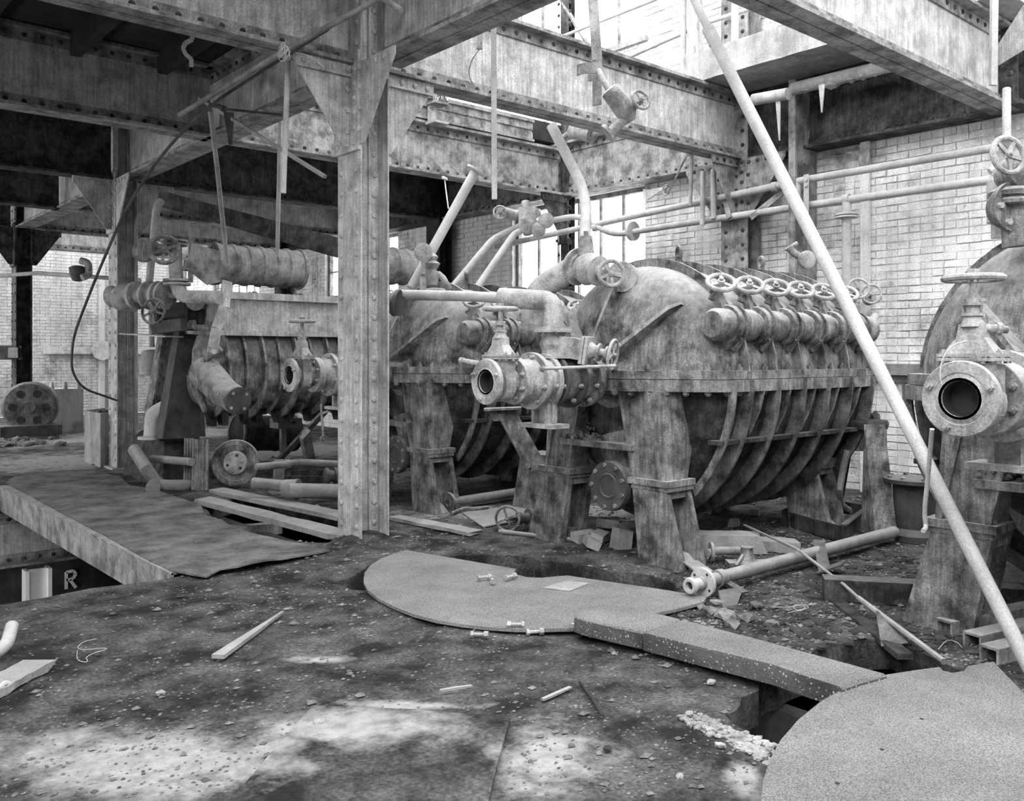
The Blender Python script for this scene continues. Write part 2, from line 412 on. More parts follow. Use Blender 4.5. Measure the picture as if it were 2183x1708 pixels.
def bricks(wall, axis, plane, a0, a1, z0, z1, holes, mat, single=300):
    bl, bh, g = .245, .068, .012; row = 0; z = z0; cells = []
    while z + bh < z1:
        a = a0 - (bl / 2 if row % 2 else 0); hd = row % 6 == 5; l = bl / 2 if hd else bl
        while a < a1:
            s, e = max(a, a0), min(a + l - g, a1)
            for h in holes:
                if h[2] - bh < z < h[3]:
                    if s < h[0] < e: e = h[0]
                    if s < h[1] < e: s = h[1]
                    if s >= h[0] and e <= h[1]: e = s
            if e - s > .03: cells.append((s, e, z))
            a += l
        z += bh + g; row += 1
    def ctr(c):
        m = (c[0] + c[1]) / 2; return VV((plane, m, c[2] + bh / 2)) if axis == 'u' else VV((m, plane, c[2] + bh / 2))
    cs = [(proj(ctr(c)), c) for c in cells if inframe(ctr(c), 900)]
    def score(t):
        (px, py, d), c = t
        hid = px > 1900 and py > 560 or py > 900 or px > 2183 or py < 0 or px < 0
        return d + (50 if hid else 0) + (20 if (py < 330 and px > 1500 and py > 120) else 0)
    cs.sort(key=score); mb = MB(); protos = {}; me = None
    for i, (pr, c) in enumerate(cs):
        p = ctr(c); l = c[1] - c[0]; pr_ = ru(.004, .012) + (.004 if random.random() < .1 else 0)
        if i < single:
            key = (round(l, 2), random.randrange(3))
            if key not in protos:
                w = MB()
                w.box((0, 0, 0), (.04, l, bh) if axis == 'u' else (l, .04, bh), jit=.005); protos[key] = mesh_of('brick', w, mat, 0)
            o = bpy.data.objects.new('brick', protos[key]); COL.objects.link(o); o.parent = wall
            o.location = p + (VV((.02 - pr_, 0, 0)) if axis == 'u' else VV((0, .02 - pr_, 0)))
        else:
            j = lambda: ru(-.005, .005)
            if axis == 'u':
                x = plane - pr_; A, B, C, E = (x + j(), c[0] + j(), c[2] + j()), (x + j(), c[1] + j(), c[2] + j()), (x + j(), c[1] + j(), c[2] + bh + j()), (x + j(), c[0] + j(), c[2] + bh + j())
                bk = [(plane + .01, q[1], q[2]) for q in (A, B, C, E)]; fl = False
            else:
                y = plane - pr_; A, B, C, E = (c[0] + j(), y, c[2] + j()), (c[1] + j(), y, c[2] + j()), (c[1] + j(), y, c[2] + bh), (c[0] + j(), y, c[2] + bh)
                bk = [(q[0], plane + .01, q[2]) for q in (A, B, C, E)]; fl = True
            fs = [(3, 2, 1, 0), (0, 1, 5, 4), (1, 2, 6, 5), (2, 3, 7, 6), (3, 0, 4, 7)]
            if fl: fs = [t[::-1] for t in fs]
            mb.add([A, B, C, E] + bk, fs)
    o = bpy.data.objects.new('brick_courses', mesh_of('brick_courses', mb, mat, 0)); COL.objects.link(o); o.parent = wall; o['kind'] = 'stuff'
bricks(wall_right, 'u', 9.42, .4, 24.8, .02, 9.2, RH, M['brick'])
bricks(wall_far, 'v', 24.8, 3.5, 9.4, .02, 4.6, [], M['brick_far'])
# ---- windows in the right wall: steel frames, bars and panes
def window(n, v0, v1, z0, z1, cols, rows, broken=0):
    w = bpy.data.objects.new('window_%d' % n, None); COL.objects.link(w); w.location = (9.55, (v0 + v1) / 2, z0); w['kind'] = 'structure'
    f = MB(); t = .06
    f.bb((9.5, v0, z0), (9.58, v1, z0 + t)); f.bb((9.5, v0, z1 - t), (9.58, v1, z1)); f.bb((9.5, v0, z0 + t), (9.58, v0 + t, z1 - t)); f.bb((9.5, v1 - t, z0 + t), (9.58, v1, z1 - t))
    part('window_frame', f, M['steel'], w)
    dv, dz = (v1 - v0 - 2 * t) / cols, (z1 - z0 - 2 * t) / rows
    for i in range(1, cols):
        b = MB(); y = v0 + t + i * dv; b.bb((9.52, y - .012, z0 + t), (9.56, y + .012, z1 - t)); part('glazing_bar', b, M['steel'], w)
    for j in range(1, rows):
        b = MB(); z = z0 + t + j * dz; b.bb((9.525, v0 + t, z - .01), (9.555, v1 - t, z + .01)); part('glazing_bar', b, M['steel'], w)
    s = MB(); s.bb((9.36, v0 - .05, z0 - .07), (9.5, v1 + .05, z0)); part('window_sill', s, M['concrete'], w)
window(1, 8.1, 10.9, 2.2, 3.86, 6, 1); window(2, 14.2, 17.0, 2.2, 3.86, 6, 3); window(3, 20.2, 23.0, 2.2, 3.86, 6, 3); window(4, 8.1, 10.9, 5.9, 8.8, 5, 2); window(5, 14.2, 17, 5.9, 8.8, 4, 2)
# ---- ceiling slabs, left and behind, with joists below
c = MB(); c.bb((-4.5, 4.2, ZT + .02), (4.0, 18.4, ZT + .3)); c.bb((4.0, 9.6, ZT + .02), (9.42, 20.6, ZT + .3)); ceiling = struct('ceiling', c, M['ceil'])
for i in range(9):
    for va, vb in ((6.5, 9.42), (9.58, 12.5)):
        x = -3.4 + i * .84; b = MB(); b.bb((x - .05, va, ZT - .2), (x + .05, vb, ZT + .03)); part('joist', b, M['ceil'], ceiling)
# ---- wall ledge slab on the right, its edge seen from below
c = MB(); pts = []
for i in range(30): pts.append((8.32 + .03 * noise.noise(VV((i * .6, 0, 0))), 3.05 + i * (6.46 - 3.05) / 29))
top = ZT + .36
c.prism([(p[0], p[1], ZT + .02) for p in pts] + [(9.4, 6.46, ZT + .02), (9.4, 3.05, ZT + .02)], (0, 0, top - ZT - .02)); struct('trim_1', c, M['concrete'])
c = MB(); c.bb((9.28, 2.4, 1.30), (9.41, 8.0, 1.42)); struct('trim_2', c, M['brick_dark'])
# ================================================================== STEEL FRAME
def girder(label, a, b, zb=ZB, depth=.78, w=.26, mat='steel', sp=.16, gap=.0, group=None, rv=1):
    a, b = VV((a[0], a[1], 0)), VV((b[0], b[1], 0)); ax = (b - a).normalized(); sd = VV((-ax.y, ax.x, 0)); L = (b - a).length
    t = thing('steel_girder', label, 'girder', (a.x, a.y, zb), group); m = M[mat]
    def bx(s0, s1, z0, z1):
        mb = MB(); P = []
        for z in (z0, z1):
            for l, s in ((0, s0), (L, s0), (L, s1), (0, s1)): P.append(a + ax * l + sd * s + Z * z)
        mb.hexa(P); return mb
    part('web', bx(-.008, .008, zb + .03, zb + depth - .03), m, t)
    for nm, z0, z1, s in (('bottom_flange', zb, zb + .03, 1), ('top_flange', zb + depth - .03, zb + depth, -1)):
        f = MB()
        for s0, s1 in ((-w / 2, -.008), (.008, w / 2)):
            q = bx(s0, s1, z0, z1); f.add(q.v, q.f)
        zz = (z1, z1 + .1) if s > 0 else (z0 - .1, z0)
        for s0, s1 in ((-.028, -.008), (.008, .028)):
            q = bx(s0, s1, zz[0], zz[1]); f.add(q.v, q.f)
        q = bx(-w / 2 + .02, w / 2 - .02, (z0 - .014) if s > 0 else z1, z0 if s > 0 else z1 + .014)
        if s < 0: f.add(q.v, q.f)
        part(nm, f, M['steel'] if mat == 'steel_light' else m, t)
    if rv:
        pts = []
        n = int(L / sp)
        for i in range(n):
            for s in (-1, 1):
                p = a + ax * (i + .5) * sp + sd * (.028 * s); nm = sd * s
                if (p - VV((0, 0, 0))).dot(nm) < 0:
                    pts.append((p + Z * (zb + .075), nm)); pts.append((p + Z * (zb + depth - .075), nm))
        buttons(pts, t, M['steel_dark'], .024)
    return t
UL, UR = 3.76, 4.05
g_u = [('nearest pale riveted girder at the upper right, running out of the picture top', (4.3, 3.42), (9.28, 3.42), 'steel_light', 0),
 ('long riveted girder from the foreground column to the right wall column', (4.04, 6.4), (9.1, 6.4), 'steel_light', 0),
 ('riveted girder across the top left meeting the foreground column', (-3, 6.4), (3.76, 6.4), 'steel_light', 0),
 ('riveted girder ending between the two wall windows behind the long one', (4.1, 9.5), (9.1, 9.5), 'steel', .08),
 ('riveted girder at the left edge under the dark ceiling, spotted with rust', (-3, 9.5), (3.86, 9.5), 'steel_light', 0),
 ('dark rusted girder behind the hanging barrel, from the second column', (4.12, 12.6), (9.1, 12.6), 'steel_dark', 0),
 ('dark girder at the left edge running into the second column', (-3, 12.6), (3.76, 12.6), 'steel_dark', 0),
 ('pale lit girder beyond the dark one over the hanging barrel', (4.12, 15.6), (9.1, 15.6), 'steel_light', 0),
 ('small dark girder at the left edge between second and third column', (-3, 15.6), (3.86, 15.6), 'steel_dark', 0),
 ('far pale girder running from the third column to the right wall', (4.12, 18.5), (9.1, 18.5), 'steel_light', 0),
 ('dark girder left of the third column', (-3, 18.5), (3.76, 18.5), 'steel_dark', 0),
 ('farthest girder before the far brick wall', (3.0, 21.6), (9.1, 21.6), 'steel_light', 0)]
for lb, a, b_, mt, up in g_u: girder(lb, a, b_, ZB - (.0), .78 if up == 0 else .66, .26, mt)
for lb, a, b_, mt in (('girder overhead running from the foreground column toward the viewer at the top', (3.95, 1.2), (3.95, 6.14), 'steel_light'),
    ('wide-bottomed girder between the foreground column and the second column', (3.95, 6.62), (3.95, 12.4), 'steel_light'),
    ('girder between second and third column at the left', (3.95, 12.82), (3.95, 18.3), 'steel_light'),
    ('girder beyond the third column', (3.95, 18.7), (3.95, 24.6), 'steel_dark'),
    ('girder against the right brick wall beside the pale near girder', (9.26, 3.56), (9.26, 6.26), 'steel_dark'),
    ('girder against the right wall over the lower window', (9.26, 6.54), (9.26, 12.4), 'steel'),
    ('dark girder against the right wall beyond the window', (9.26, 12.8), (9.26, 24.6), 'steel_dark')):
    girder(lb, a, b_, ZB, .78, .30, mt)
def column(label, x, y, top, mat='steel', wd=.36, dp=.27, gus=(), sp=.17, lab2=None, z0=0.0):
    t = thing('steel_column', label, 'column', (x, y, z0)); m = M[mat]; hx = dp / 2
    w = MB(); w.bb((x - hx + .014, y - .008, z0), (x + hx - .014, y + .008, top)); part('web', w, m, t)
    for s in (-1, 1):
        f = MB(); x0 = x + s * hx; f.bb((x0, y - wd / 2, z0), (x0 - s * .014, y + wd / 2, top))
        for sy in (-1, 1):
            f.bb((x0 - s * .014, y + sy * .010, z0), (x0 - s * .10, y + sy * .028, top)) if 1 else 0
        part('flange', f, m, t)
    bp = MB(); bp.bb((x - hx - .07, y - wd / 2 - .05, z0 - .02), (x + hx + .07, y + wd / 2 + .05, z0 + .02)); part('base_plate', bp, m, t)
    pts = []; n = int((top - z0 - .2) / sp)
    for i in range(n):
        z = z0 + .12 + i * sp
        for yy in (-.12, .12): pts.append((VV((x - hx, y + yy, z)), VV((-1, 0, 0))))
        pts.append((VV((x + hx - .05, y - .028, z)), VV((0, -1, 0)))); pts.append((VV((x - hx + .05, y - .028, z)), VV((0, -1, 0))))
    # gussets: (direction, size)
    for (dx, dy) in gus:
        gm = MB(); h = .66; e = .52
        if dx:
            x0 = x + dx * hx; P = [(x0, y - .05, ZB), (x0 + dx * e, y - .05, ZB), (x0 + dx * e, y - .05, ZB - .06), (x0 + dx * .10, y - .05, ZB - h), (x0, y - .05, ZB - h)]
            gm.plate(P, (0, 1, 0), .014); gm.bb((x0, y - .058, ZB - h), (x0 + dx * .02, y + .04, ZB)); gm.bb((x0, y - .085, ZB - .1), (x0 + dx * e, y - .058, ZB - .002))
            for k in range(4): pts.append((VV((x0 + dx * (.06 + k * .13), y - .085, ZB - .05)), VV((0, -1, 0))))
            for k in range(3): pts.append((VV((x0 + dx * .05, y - .058, ZB - .2 - k * .17)), VV((0, -1, 0))))
        else:
            y0 = y + dy * wd / 2; xx = x - .05; P = [(xx, y0 - dy * .33, ZB), (xx, y0 + dy * e, ZB), (xx, y0 + dy * e, ZB - .06), (xx, y0 + dy * .08, ZB - h), (xx, y0 - dy * .33, ZB - h)]
            P = [(x - hx - .012, p[1], p[2]) for p in P]
            gm.plate(P, (1, 0, 0), .014)
            for k in range(4): pts.append((VV((x - hx - .02, y0 + dy * (.03 + k * .12), ZB - .05)), VV((-1, 0, 0))))
            for k in range(3): pts.append((VV((x - hx - .02, y0 + dy * .02, ZB - .2 - k * .17)), VV((-1, 0, 0))))
        part('gusset', gm, m, t)
    if gus:
        cp = MB(); cp.bb((x - hx - .03, y - wd / 2 - .01, ZB - .70), (x - hx - .005, y + wd / 2 + .01, ZB + .1)); part('splice_plate', cp, m, t)
        for i in range(6):
            for yy in (-.13, .13): pts.append((VV((x - hx - .03, y + yy, ZB - .64 + i * .12)), VV((-1, 0, 0))))
    buttons(pts, t, m if z0 or mat == 'steel_light' else M['steel_dark'], .026)
    return t
column('tall riveted steel column standing alone in the foreground, peeling pale paint at its foot', 3.9, 6.4, 4.9, 'steel_light', gus=((-1, 0), (1, 0), (0, -1)))
column('second riveted steel column, dark inside, beside the concrete bin', 3.92, 12.6, 4.64, 'steel_light', gus=((-1, 0), (0, -1), (1, 0)))
column('third steel column in front of the pale far brick wall', 3.95, 18.5, 4.64, 'steel_dark', gus=((1, 0), (-1, 0)))
column('riveted wall column behind the main filter press', 9.2, 6.4, 9.2, 'steel', wd=.38, gus=((0, 1), (0, -1), (-1, 0)))
column('dark wall column at the top right edge with gusset brackets', 9.2, 3.42, 6.6, 'steel_dark', z0=3.88)
column('slim steel post dividing the two wall windows', 9.3, 9.5, 9.2, 'steel_dark', wd=.16, dp=.14, gus=((-1, 0),))
column('dark wall column left of the bright window', 9.2, 12.6, 4.64, 'black', wd=.38)
column('thin wall column in the far corner', 9.2, 18.5, 4.64, 'steel_dark', wd=.3)
# white-painted pilaster strip and flat dark post on the right wall
def wallpost(name, px, z0, z1, w, mat, label, off=.1):
    p = U(px, 760, 9.38 - off); mb = MB(); mb.bb((9.40 - off, p.y - w / 2, z0), (9.42 - off + .02, p.y + w / 2, z1)); mb.bb((9.41 - off, p.y - .01, z0), (9.405, p.y + .01, z1)); return obj(name, mb, M[mat], label, 'post')
wallpost('wall_stud', 1841, 0, ZB, .10, 'brick', 'whitewashed steel strip post on the right brick wall with a bracket at its top', .05)
wallpost('wall_post', 1686, 0, 4.6, .085, 'steel', 'flat dark post hanging down before the right brick wall, left of the long pole', .5)
mb = MB(); p = U(1841, 330, 9.3); mb.plate([p + VV((0, .05, 0)), p + VV((0, .22, .06)), p + VV((0, -.08, .06)), p + VV((0, -.06, -.12)), p + VV((0, .05, -.12))], X, .02)
obj('wall_bracket', mb, M['steel'], 'small riveted corner bracket at the top of the whitewashed strip post', 'bracket')
# window gusset, pit edge girders and lower-level steel
t = thing('edge_channel', 'rust-streaked steel edge channel along the walkway over the left pit', 'beam', (2.24, 6.2, -.25)); mb = MB(); mb.bb((2.235, 6.16, -.25), (2.25, 11.62, .012)); part('web', mb, M['steel'], t); mb = MB(); mb.bb((2.225, 6.16, .0), (2.33, 11.62, .014)); part('top_flange', mb, M['steel'], t); mb = MB(); mb.bb((2.235, 6.16, -.26), (2.33, 11.62, -.25)); part('bottom_flange', mb, M['steel'], t)
girder('lower girder crossing the left pit under floor level', (-3, 11.75), (3.5, 11.75), -.95, .62, .26, 'steel_light')
mb = MB(); mb.bb((2.50, 11.5, -3), (2.74, 11.54, -.98)); mb.bb((2.48, 11.44, -3), (2.52, 11.62, -.98)); mb.bb((2.72, 11.44, -3), (2.76, 11.62, -.98))
obj('basement_column', mb, M['paint'], 'pale steel column down in the left pit beside the painted letter', 'column')
# ================================================================== MACHINES AND VALVES
def wheel_mb(c, n, rr, r, spokes=5, hub=.25, seg=28, dish=0.0):
    mb = MB(); c = VV(c); n, a, b = frame(VV(n)); mb.torus(c, n, rr, r, seg, 8)
    for i in range(spokes):
        t = 2 * math.pi * i / spokes + .4; q = a * math.cos(t) + b * math.sin(t)
        mb.bar(c + q * rr * .12 - n * dish, c + q * rr * .97, r * 1.5, r * .9, up=n, w2=r * 1.3)
    mb.lathe(c - n * (r * 1.2 + dish), n, [(0, rr * hub), (r * 2.4, rr * hub), (r * 2.5, rr * hub * .6), (r * 3.6, rr * hub * .55)], 12)
    return mb
def flange_bolts(parent, o, ax, rb, n, r=.014, t=.03, mat='valve', both=False, ph=.2):
    ax, a, b = frame(VV(ax)); pts = []
    for i in range(n):
        w = 2 * math.pi * i / n + ph; q = VV(o) + (a * math.cos(w) + b * math.sin(w)) * rb
        pts.append((q, tuple(ax)))
        if both: pts.append((q - ax * t, tuple(-ax)))
    me = {}
    pl = wloc(parent)
    for p, nm in pts:
        k = tuple(round(c, 2) for c in nm)
        if k not in me:
            g = MB(); g.nut((0, 0, 0), nm, r, r * 1.1, r * 1.0); me[k] = mesh_of('bolt', g, M[mat])
        ob = bpy.data.objects.new('bolt', me[k]); COL.objects.link(ob); ob.parent = parent; ob.location = VV(p) - pl
# ---- filter press prototype; local origin: front end, centre line, floor level
ZC = 1.33; RB = .90
def filter_press():
    t = thing('filter_press', 'x', 'filter press'); c = M['cast']; O = VV((0, 0, ZC))
    prof = [(.15, .0001), (.15, .30), (.17, .44), (.215, .58), (.29, .73), (.38, .84), (.45, .885), (.53, RB), (2.36, RB), (2.46, .85), (2.52, .6), (2.54, .0001)]
    up = MB(); up.lathe(O, X, prof, 40, 0, math.pi, Y, .99); part('upper_shell', up, c, t)
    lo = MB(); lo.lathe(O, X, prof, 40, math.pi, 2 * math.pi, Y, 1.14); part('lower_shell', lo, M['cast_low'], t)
    def outline(e): return [(-.06, -.34 - e), (.03, -.42 - e), (.22, -.78 - e), (.36, -.90 - e), (.46, -.93 - e), (2.40 + e, -.93 - e), (2.40 + e, .93 + e), (.46, .93 + e), (.36, .90 + e), (.22, .78 + e), (.03, .42 + e), (-.06, .34 + e)]
    f = MB(); f.prism([(x, y, ZC + .005) for x, y in outline(.03)], (0, 0, .062)); part('upper_flange', f, c, t)
    f = MB(); f.prism([(x, y, ZC - .085) for x, y in outline(.045)], (0, 0, .085)); part('lower_flange', f, c, t)
    g = MB(); g.nut((0, 0, 0), Z, .026, .028, .022, .014); bm_ = mesh_of('bolt', g, M['cast']); g = MB(); g.nut((0, 0, 0), -Z, .026, .024, .01, .014); bn_ = mesh_of('bolt', g, M['cast'])
    ol = outline(-.012); pts = []
    for i in range(len(ol)):
        a, b = VV(ol[i]), VV(ol[(i + 1) % len(ol)]); n = max(1, round((b - a).length / .155))
        for k in range(n): pts.append(a.lerp(b, (k + .5) / n))
    for p in pts:
        if p.x > 2.3 or p.y > .6: continue
        for me, z in ((bm_, ZC + .067), (bn_, ZC - .085)):
            o = bpy.data.objects.new('bolt', me); COL.objects.link(o); o.parent = t; o.location = (p.x, p.y, z); o.rotation_euler = (0, 0, ru(0, 1))
    # ring ribs on both halves
    xs = [.60 + .355 * k for k in range(6)]
    for k, x in enumerate(xs):
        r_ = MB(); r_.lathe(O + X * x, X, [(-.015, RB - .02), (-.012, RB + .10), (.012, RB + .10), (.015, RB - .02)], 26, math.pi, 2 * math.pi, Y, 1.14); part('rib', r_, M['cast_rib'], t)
        r_ = MB(); r_.lathe(O + X * x, X, [(-.011, RB - .02), (-.011, RB + .07), (.011, RB + .07), (.011, RB - .02)], 26, .06, math.pi - .06, Y, .99); part('rib', r_, c, t)
        if k < 5:
            for s in (-1, 1):        # short brackets below the flange between the ribs
                q = MB(); xx = x + .178; q.plate([(xx, s * .88, ZC - .08), (xx, s * .975, ZC - .08), (xx, s * .93, ZC - .24), (xx, s * .84, ZC - .42)], X, .02); part('bracket', q, c, t)
    for s in (-1, 1):
        q = MB(); q.lathe(O, X, [(.40, .93), (.40, .985), (.425, .985), (.425, .93)], 12, *((math.pi * 1.0, math.pi * 1.28) if s < 0 else (math.pi * 1.72, math.pi * 2)), Y, 1.14); part('rib', q, c, t)
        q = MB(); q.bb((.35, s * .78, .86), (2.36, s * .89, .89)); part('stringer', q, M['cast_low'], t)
    # radial fins on the end
    for an in (45, 90, 135):
        a = math.radians(an); q = VV((0, math.cos(a), math.sin(a))); w = VV((0, -math.sin(a), math.cos(a)))
        e = MB(); P = [O + q * .16 + X * .16, O + q * .19 - X * .09, O + q * .23 - X * .09, O + q * .74 + X * .20, O + q * .80 + X * .30, O + q * .79 + X * .36, O + q * .5 + X * .24]
        e.plate(P, w, .03); part('fin', e, c, t)
    # inlet neck with flange
    nk = MB(); nk.lathe(O - X * .12, X, [(0, .2), (.03, .2), (.03, .16), (.20, .165), (.28, .24)], 28); part('inlet_neck', nk, M['cast'], t)
    # lifting eyes on pads
    for x in (1.0, 2.2):
        e = MB(); e.hexa([(x - .12, -.13, ZC + .80), (x + .12, -.13, ZC + .80), (x + .12, .13, ZC + .80), (x - .12, .13, ZC + .80), (x - .09, -.1, ZC + .945), (x + .09, -.1, ZC + .945), (x + .09, .1, ZC + .945), (x - .09, .1, ZC + .945)])
        e.lathe((x, 0, ZC + .94), Z, [(0, .035), (.05, .03)], 10); e.torus((x, 0, ZC + 1.04), (.75, -.5, 0), .045, .02, 20, 8); part('lifting_eye', e, c, t)
    e = MB()
    for i in range(7): e.nut((.55 + i * .05, .1 + (i % 3) * .1, ZC + .88), Z, .02, .03, .02)
    e.box((.78, .05, ZC + .9), (.30, .34, .03), .1); part('top_cover', e, c, t)
    # discharge header along the near upper side with one screw valve per rib
    HY_, HZ = -.86, ZC + .40
    h = MB(); h.lathe((.28, HY_, HZ), X, [(0, .02), (.012, .095), (.05, .118), (.24, .118), (.26, .1), (2.1, .108)], 20); part('discharge_header', h, c, t)
    for k in range(6):
        x = .52 + .355 * k; v = MB()
        v.lathe((x - .075, HY_, HZ), X, [(0, .09), (0, .14), (.035, .15), (.035, .125), (.07, .13), (.07, .155), (.105, .145), (.105, .09)], 18)
        v.lathe((x + .06, HY_, HZ), X, [(0, .1), (.03, .122), (.16, .12), (.18, .1)], 18)
        v.bar((x - .02, HY_ - .02, HZ - .12), (x - .02, HY_ + .06, HZ - .22), .09, .06); v.bar((x, HY_ - .09, HZ - .09), (x, HY_ - .02, HZ - .18), .05, .05)
        v.bar((x, HY_ + .0, HZ + .08), (x - .02, HY_ + .14, HZ + .27), .10, .05, up=X, w2=.05); v.bar((x - .07, HY_ + .02, HZ + .10), (x - .07, HY_ + .07, HZ + .23), .07, .05)
        v.lathe((x - .10, HY_ + .09, HZ + .18), (.3, -.25, .9), [(0, .035), (.03, .035), (.03, .022), (.11, .02)], 8)
        vp = part('screw_valve', v, c, t)
        part('handwheel', wheel_mb((x - .05, HY_ + .05, HZ + .31), (-.42, -.45, .75), .098, .018, 3, .28, 24), M['valve'], vp)
    # legs: cast bracket, bolted foot plate and hollow pedestal below
    for x0, w in ((.06, .24), (2.05, .24)):
        for s in (-1, 1):
            def yy(z, o): return s * ((.60 - .28 * (z / 1.25)) + o)
            L = MB(); z1, z0 = 1.245, .60
            L.hexa([(x0, yy(z0, -.13), z0), (x0 + w, yy(z0, -.13), z0), (x0 + w, yy(z0, .17), z0), (x0, yy(z0, .17), z0), (x0, yy(z1, -.14), z1), (x0 + w + .1, yy(z1, -.14), z1), (x0 + w + .12, yy(z1, .34), z1), (x0, yy(z1, .26), z1)] if s > 0 else
                   [(x0, yy(z0, .17), z0), (x0 + w, yy(z0, .17), z0), (x0 + w, yy(z0, -.13), z0), (x0, yy(z0, -.13), z0), (x0, yy(z1, .26), z1), (x0 + w + .12, yy(z1, .34), z1), (x0 + w + .1, yy(z1, -.14), z1), (x0, yy(z1, -.14), z1)])
            for o in (-.135, .12): L.bar((x0 - .012, yy(z0, o + .02), z0), (x0 - .012, yy(z1, o + .02), z1), .03, .03, up=X)
            leg = part('leg', L, c, t)
            P = MB(); P.box((x0 + w / 2, yy(.58, .02), .585), (w + .08, .38, .045)); P.box((x0 + w / 2, yy(.54, .02), .545), (w + .05, .35, .03)); part('foot_plate', P, c, leg)
            for i in range(3): B = MB(); B.nut((x0 + .02 + i * .1, yy(.58, -.13 + (i % 2) * .3), .607), Z, .022, .025, .01); part('bolt', B, c, leg)
            H = MB(); z1, z0 = .53, 0.0
            for xa, xb in ((x0 - .02, x0 + .02), (x0 + w - .02, x0 + w + .02)):
                k = .03 if xa < x0 else .02
                P4 = lambda z, e: [(xa - e, yy(z, -.15 - e), z), (xb + e * .2, yy(z, -.15 - e), z), (xb + e * .2, yy(z, .17 + e), z), (xa - e, yy(z, .17 + e), z)]
                a, b = P4(z0, k), P4(z1, 0)
                if s < 0: a, b = [a[i] for i in (3, 2, 1, 0)], [b[i] for i in (3, 2, 1, 0)]
                H.hexa(a + b)
            a = [(x0, yy(z, -.15 if s < 0 else -.15), z) for z in (z0, z1)]
            H.hexa([(x0, yy(z0, .0) - .02, z0), (x0 + w, yy(z0, .0) - .02, z0), (x0 + w, yy(z0, .0) + .02, z0), (x0, yy(z0, .0) + .02, z0),
                    (x0, yy(z1, .0) - .02, z1), (x0 + w, yy(z1, .0) - .02, z1), (x0 + w, yy(z1, .0) + .02, z1), (x0, yy(z1, .0) + .02, z1)])
            H.box((x0 + w / 2, yy(.50, .01), .50), (w + .03, .30, .05)); H.hexa([(x0, yy(.0, -.15), 0), (x0 + w, yy(.0, -.15), 0), (x0 + w, yy(0, .17), 0), (x0, yy(0, .17), 0), (x0, yy(.1, -.13), .1), (x0 + w, yy(.1, -.13), .1), (x0 + w, yy(.1, .1), .07), (x0, yy(.1, .1), .07)] if s > 0 else
                   [(x0, yy(.0, .17), 0), (x0 + w, yy(.0, .17), 0), (x0 + w, yy(0, -.15), 0), (x0, yy(0, -.15), 0), (x0, yy(.1, .1), .07), (x0 + w, yy(.1, .1), .07), (x0 + w, yy(.1, -.13), .1), (x0, yy(.1, -.13), .1)])
            part('pedestal', H, c, t)
    cb = MB(); cb.bb((.02, -.34, .80), (.30, .42, .845)); cb.bb((.26, -.34, .70), (.29, .42, .80)); part('cross_bar', cb, c, t)
    # drain pipe with blind flange under the front end
    d = MB(); d.lathe((.05, -.12, .52), X, [(0, .15), (.5, .15), (.8, .1)], 20); dp = part('drain_pipe', d, c, t)
    d = MB(); d.lathe((.0, -.12, .52), X, [(0, .0001), (0, .075), (-.006, .08), (-.006, .095), (0, .10), (0, .185), (.03, .19), (.055, .19), (.06, .16)], 32); bf = part('blind_flange', d, M['cast_dark'], dp)
    for i in range(9):
        w = 2 * math.pi * i / 9; B = MB(); B.nut((0, -.12 + .16 * math.cos(w), .52 + .16 * math.sin(w)), -X, .017, .014); part('bolt', B, M['cast'], dp)
    d = MB(); d.lathe((.25, 0, ZC - .55), X, [(0, .35), (.2, .42)], 20) ; d.cyl((.3, -.1, .55), (.3, 0, .9), .17, .2); part('sump', d, c, t)
    return t
press = filter_press(); press.location = (4.95, 4.75, 0)
press['label'] = 'ribbed cast iron filter press in the middle, five handwheels along its lit side'
KIDS = {}
for x in bpy.data.objects:
    if x.parent: KIDS.setdefault(x.parent.name, []).append(x)
p2 = copy_tree(press, None, KIDS); p2.location = (4.95, 7.65, 0); p2['label'] = 'filter press behind the foreground column, left of the main one, hazy with backlight'
p4 = copy_tree(press, None, KIDS); p4.location = (4.95, 1.58, 0); p4['label'] = 'nearest filter press cut off by the right edge of the picture'
for p in (press, p2, p4): p['group'] = 'cast iron filter presses standing in a row'
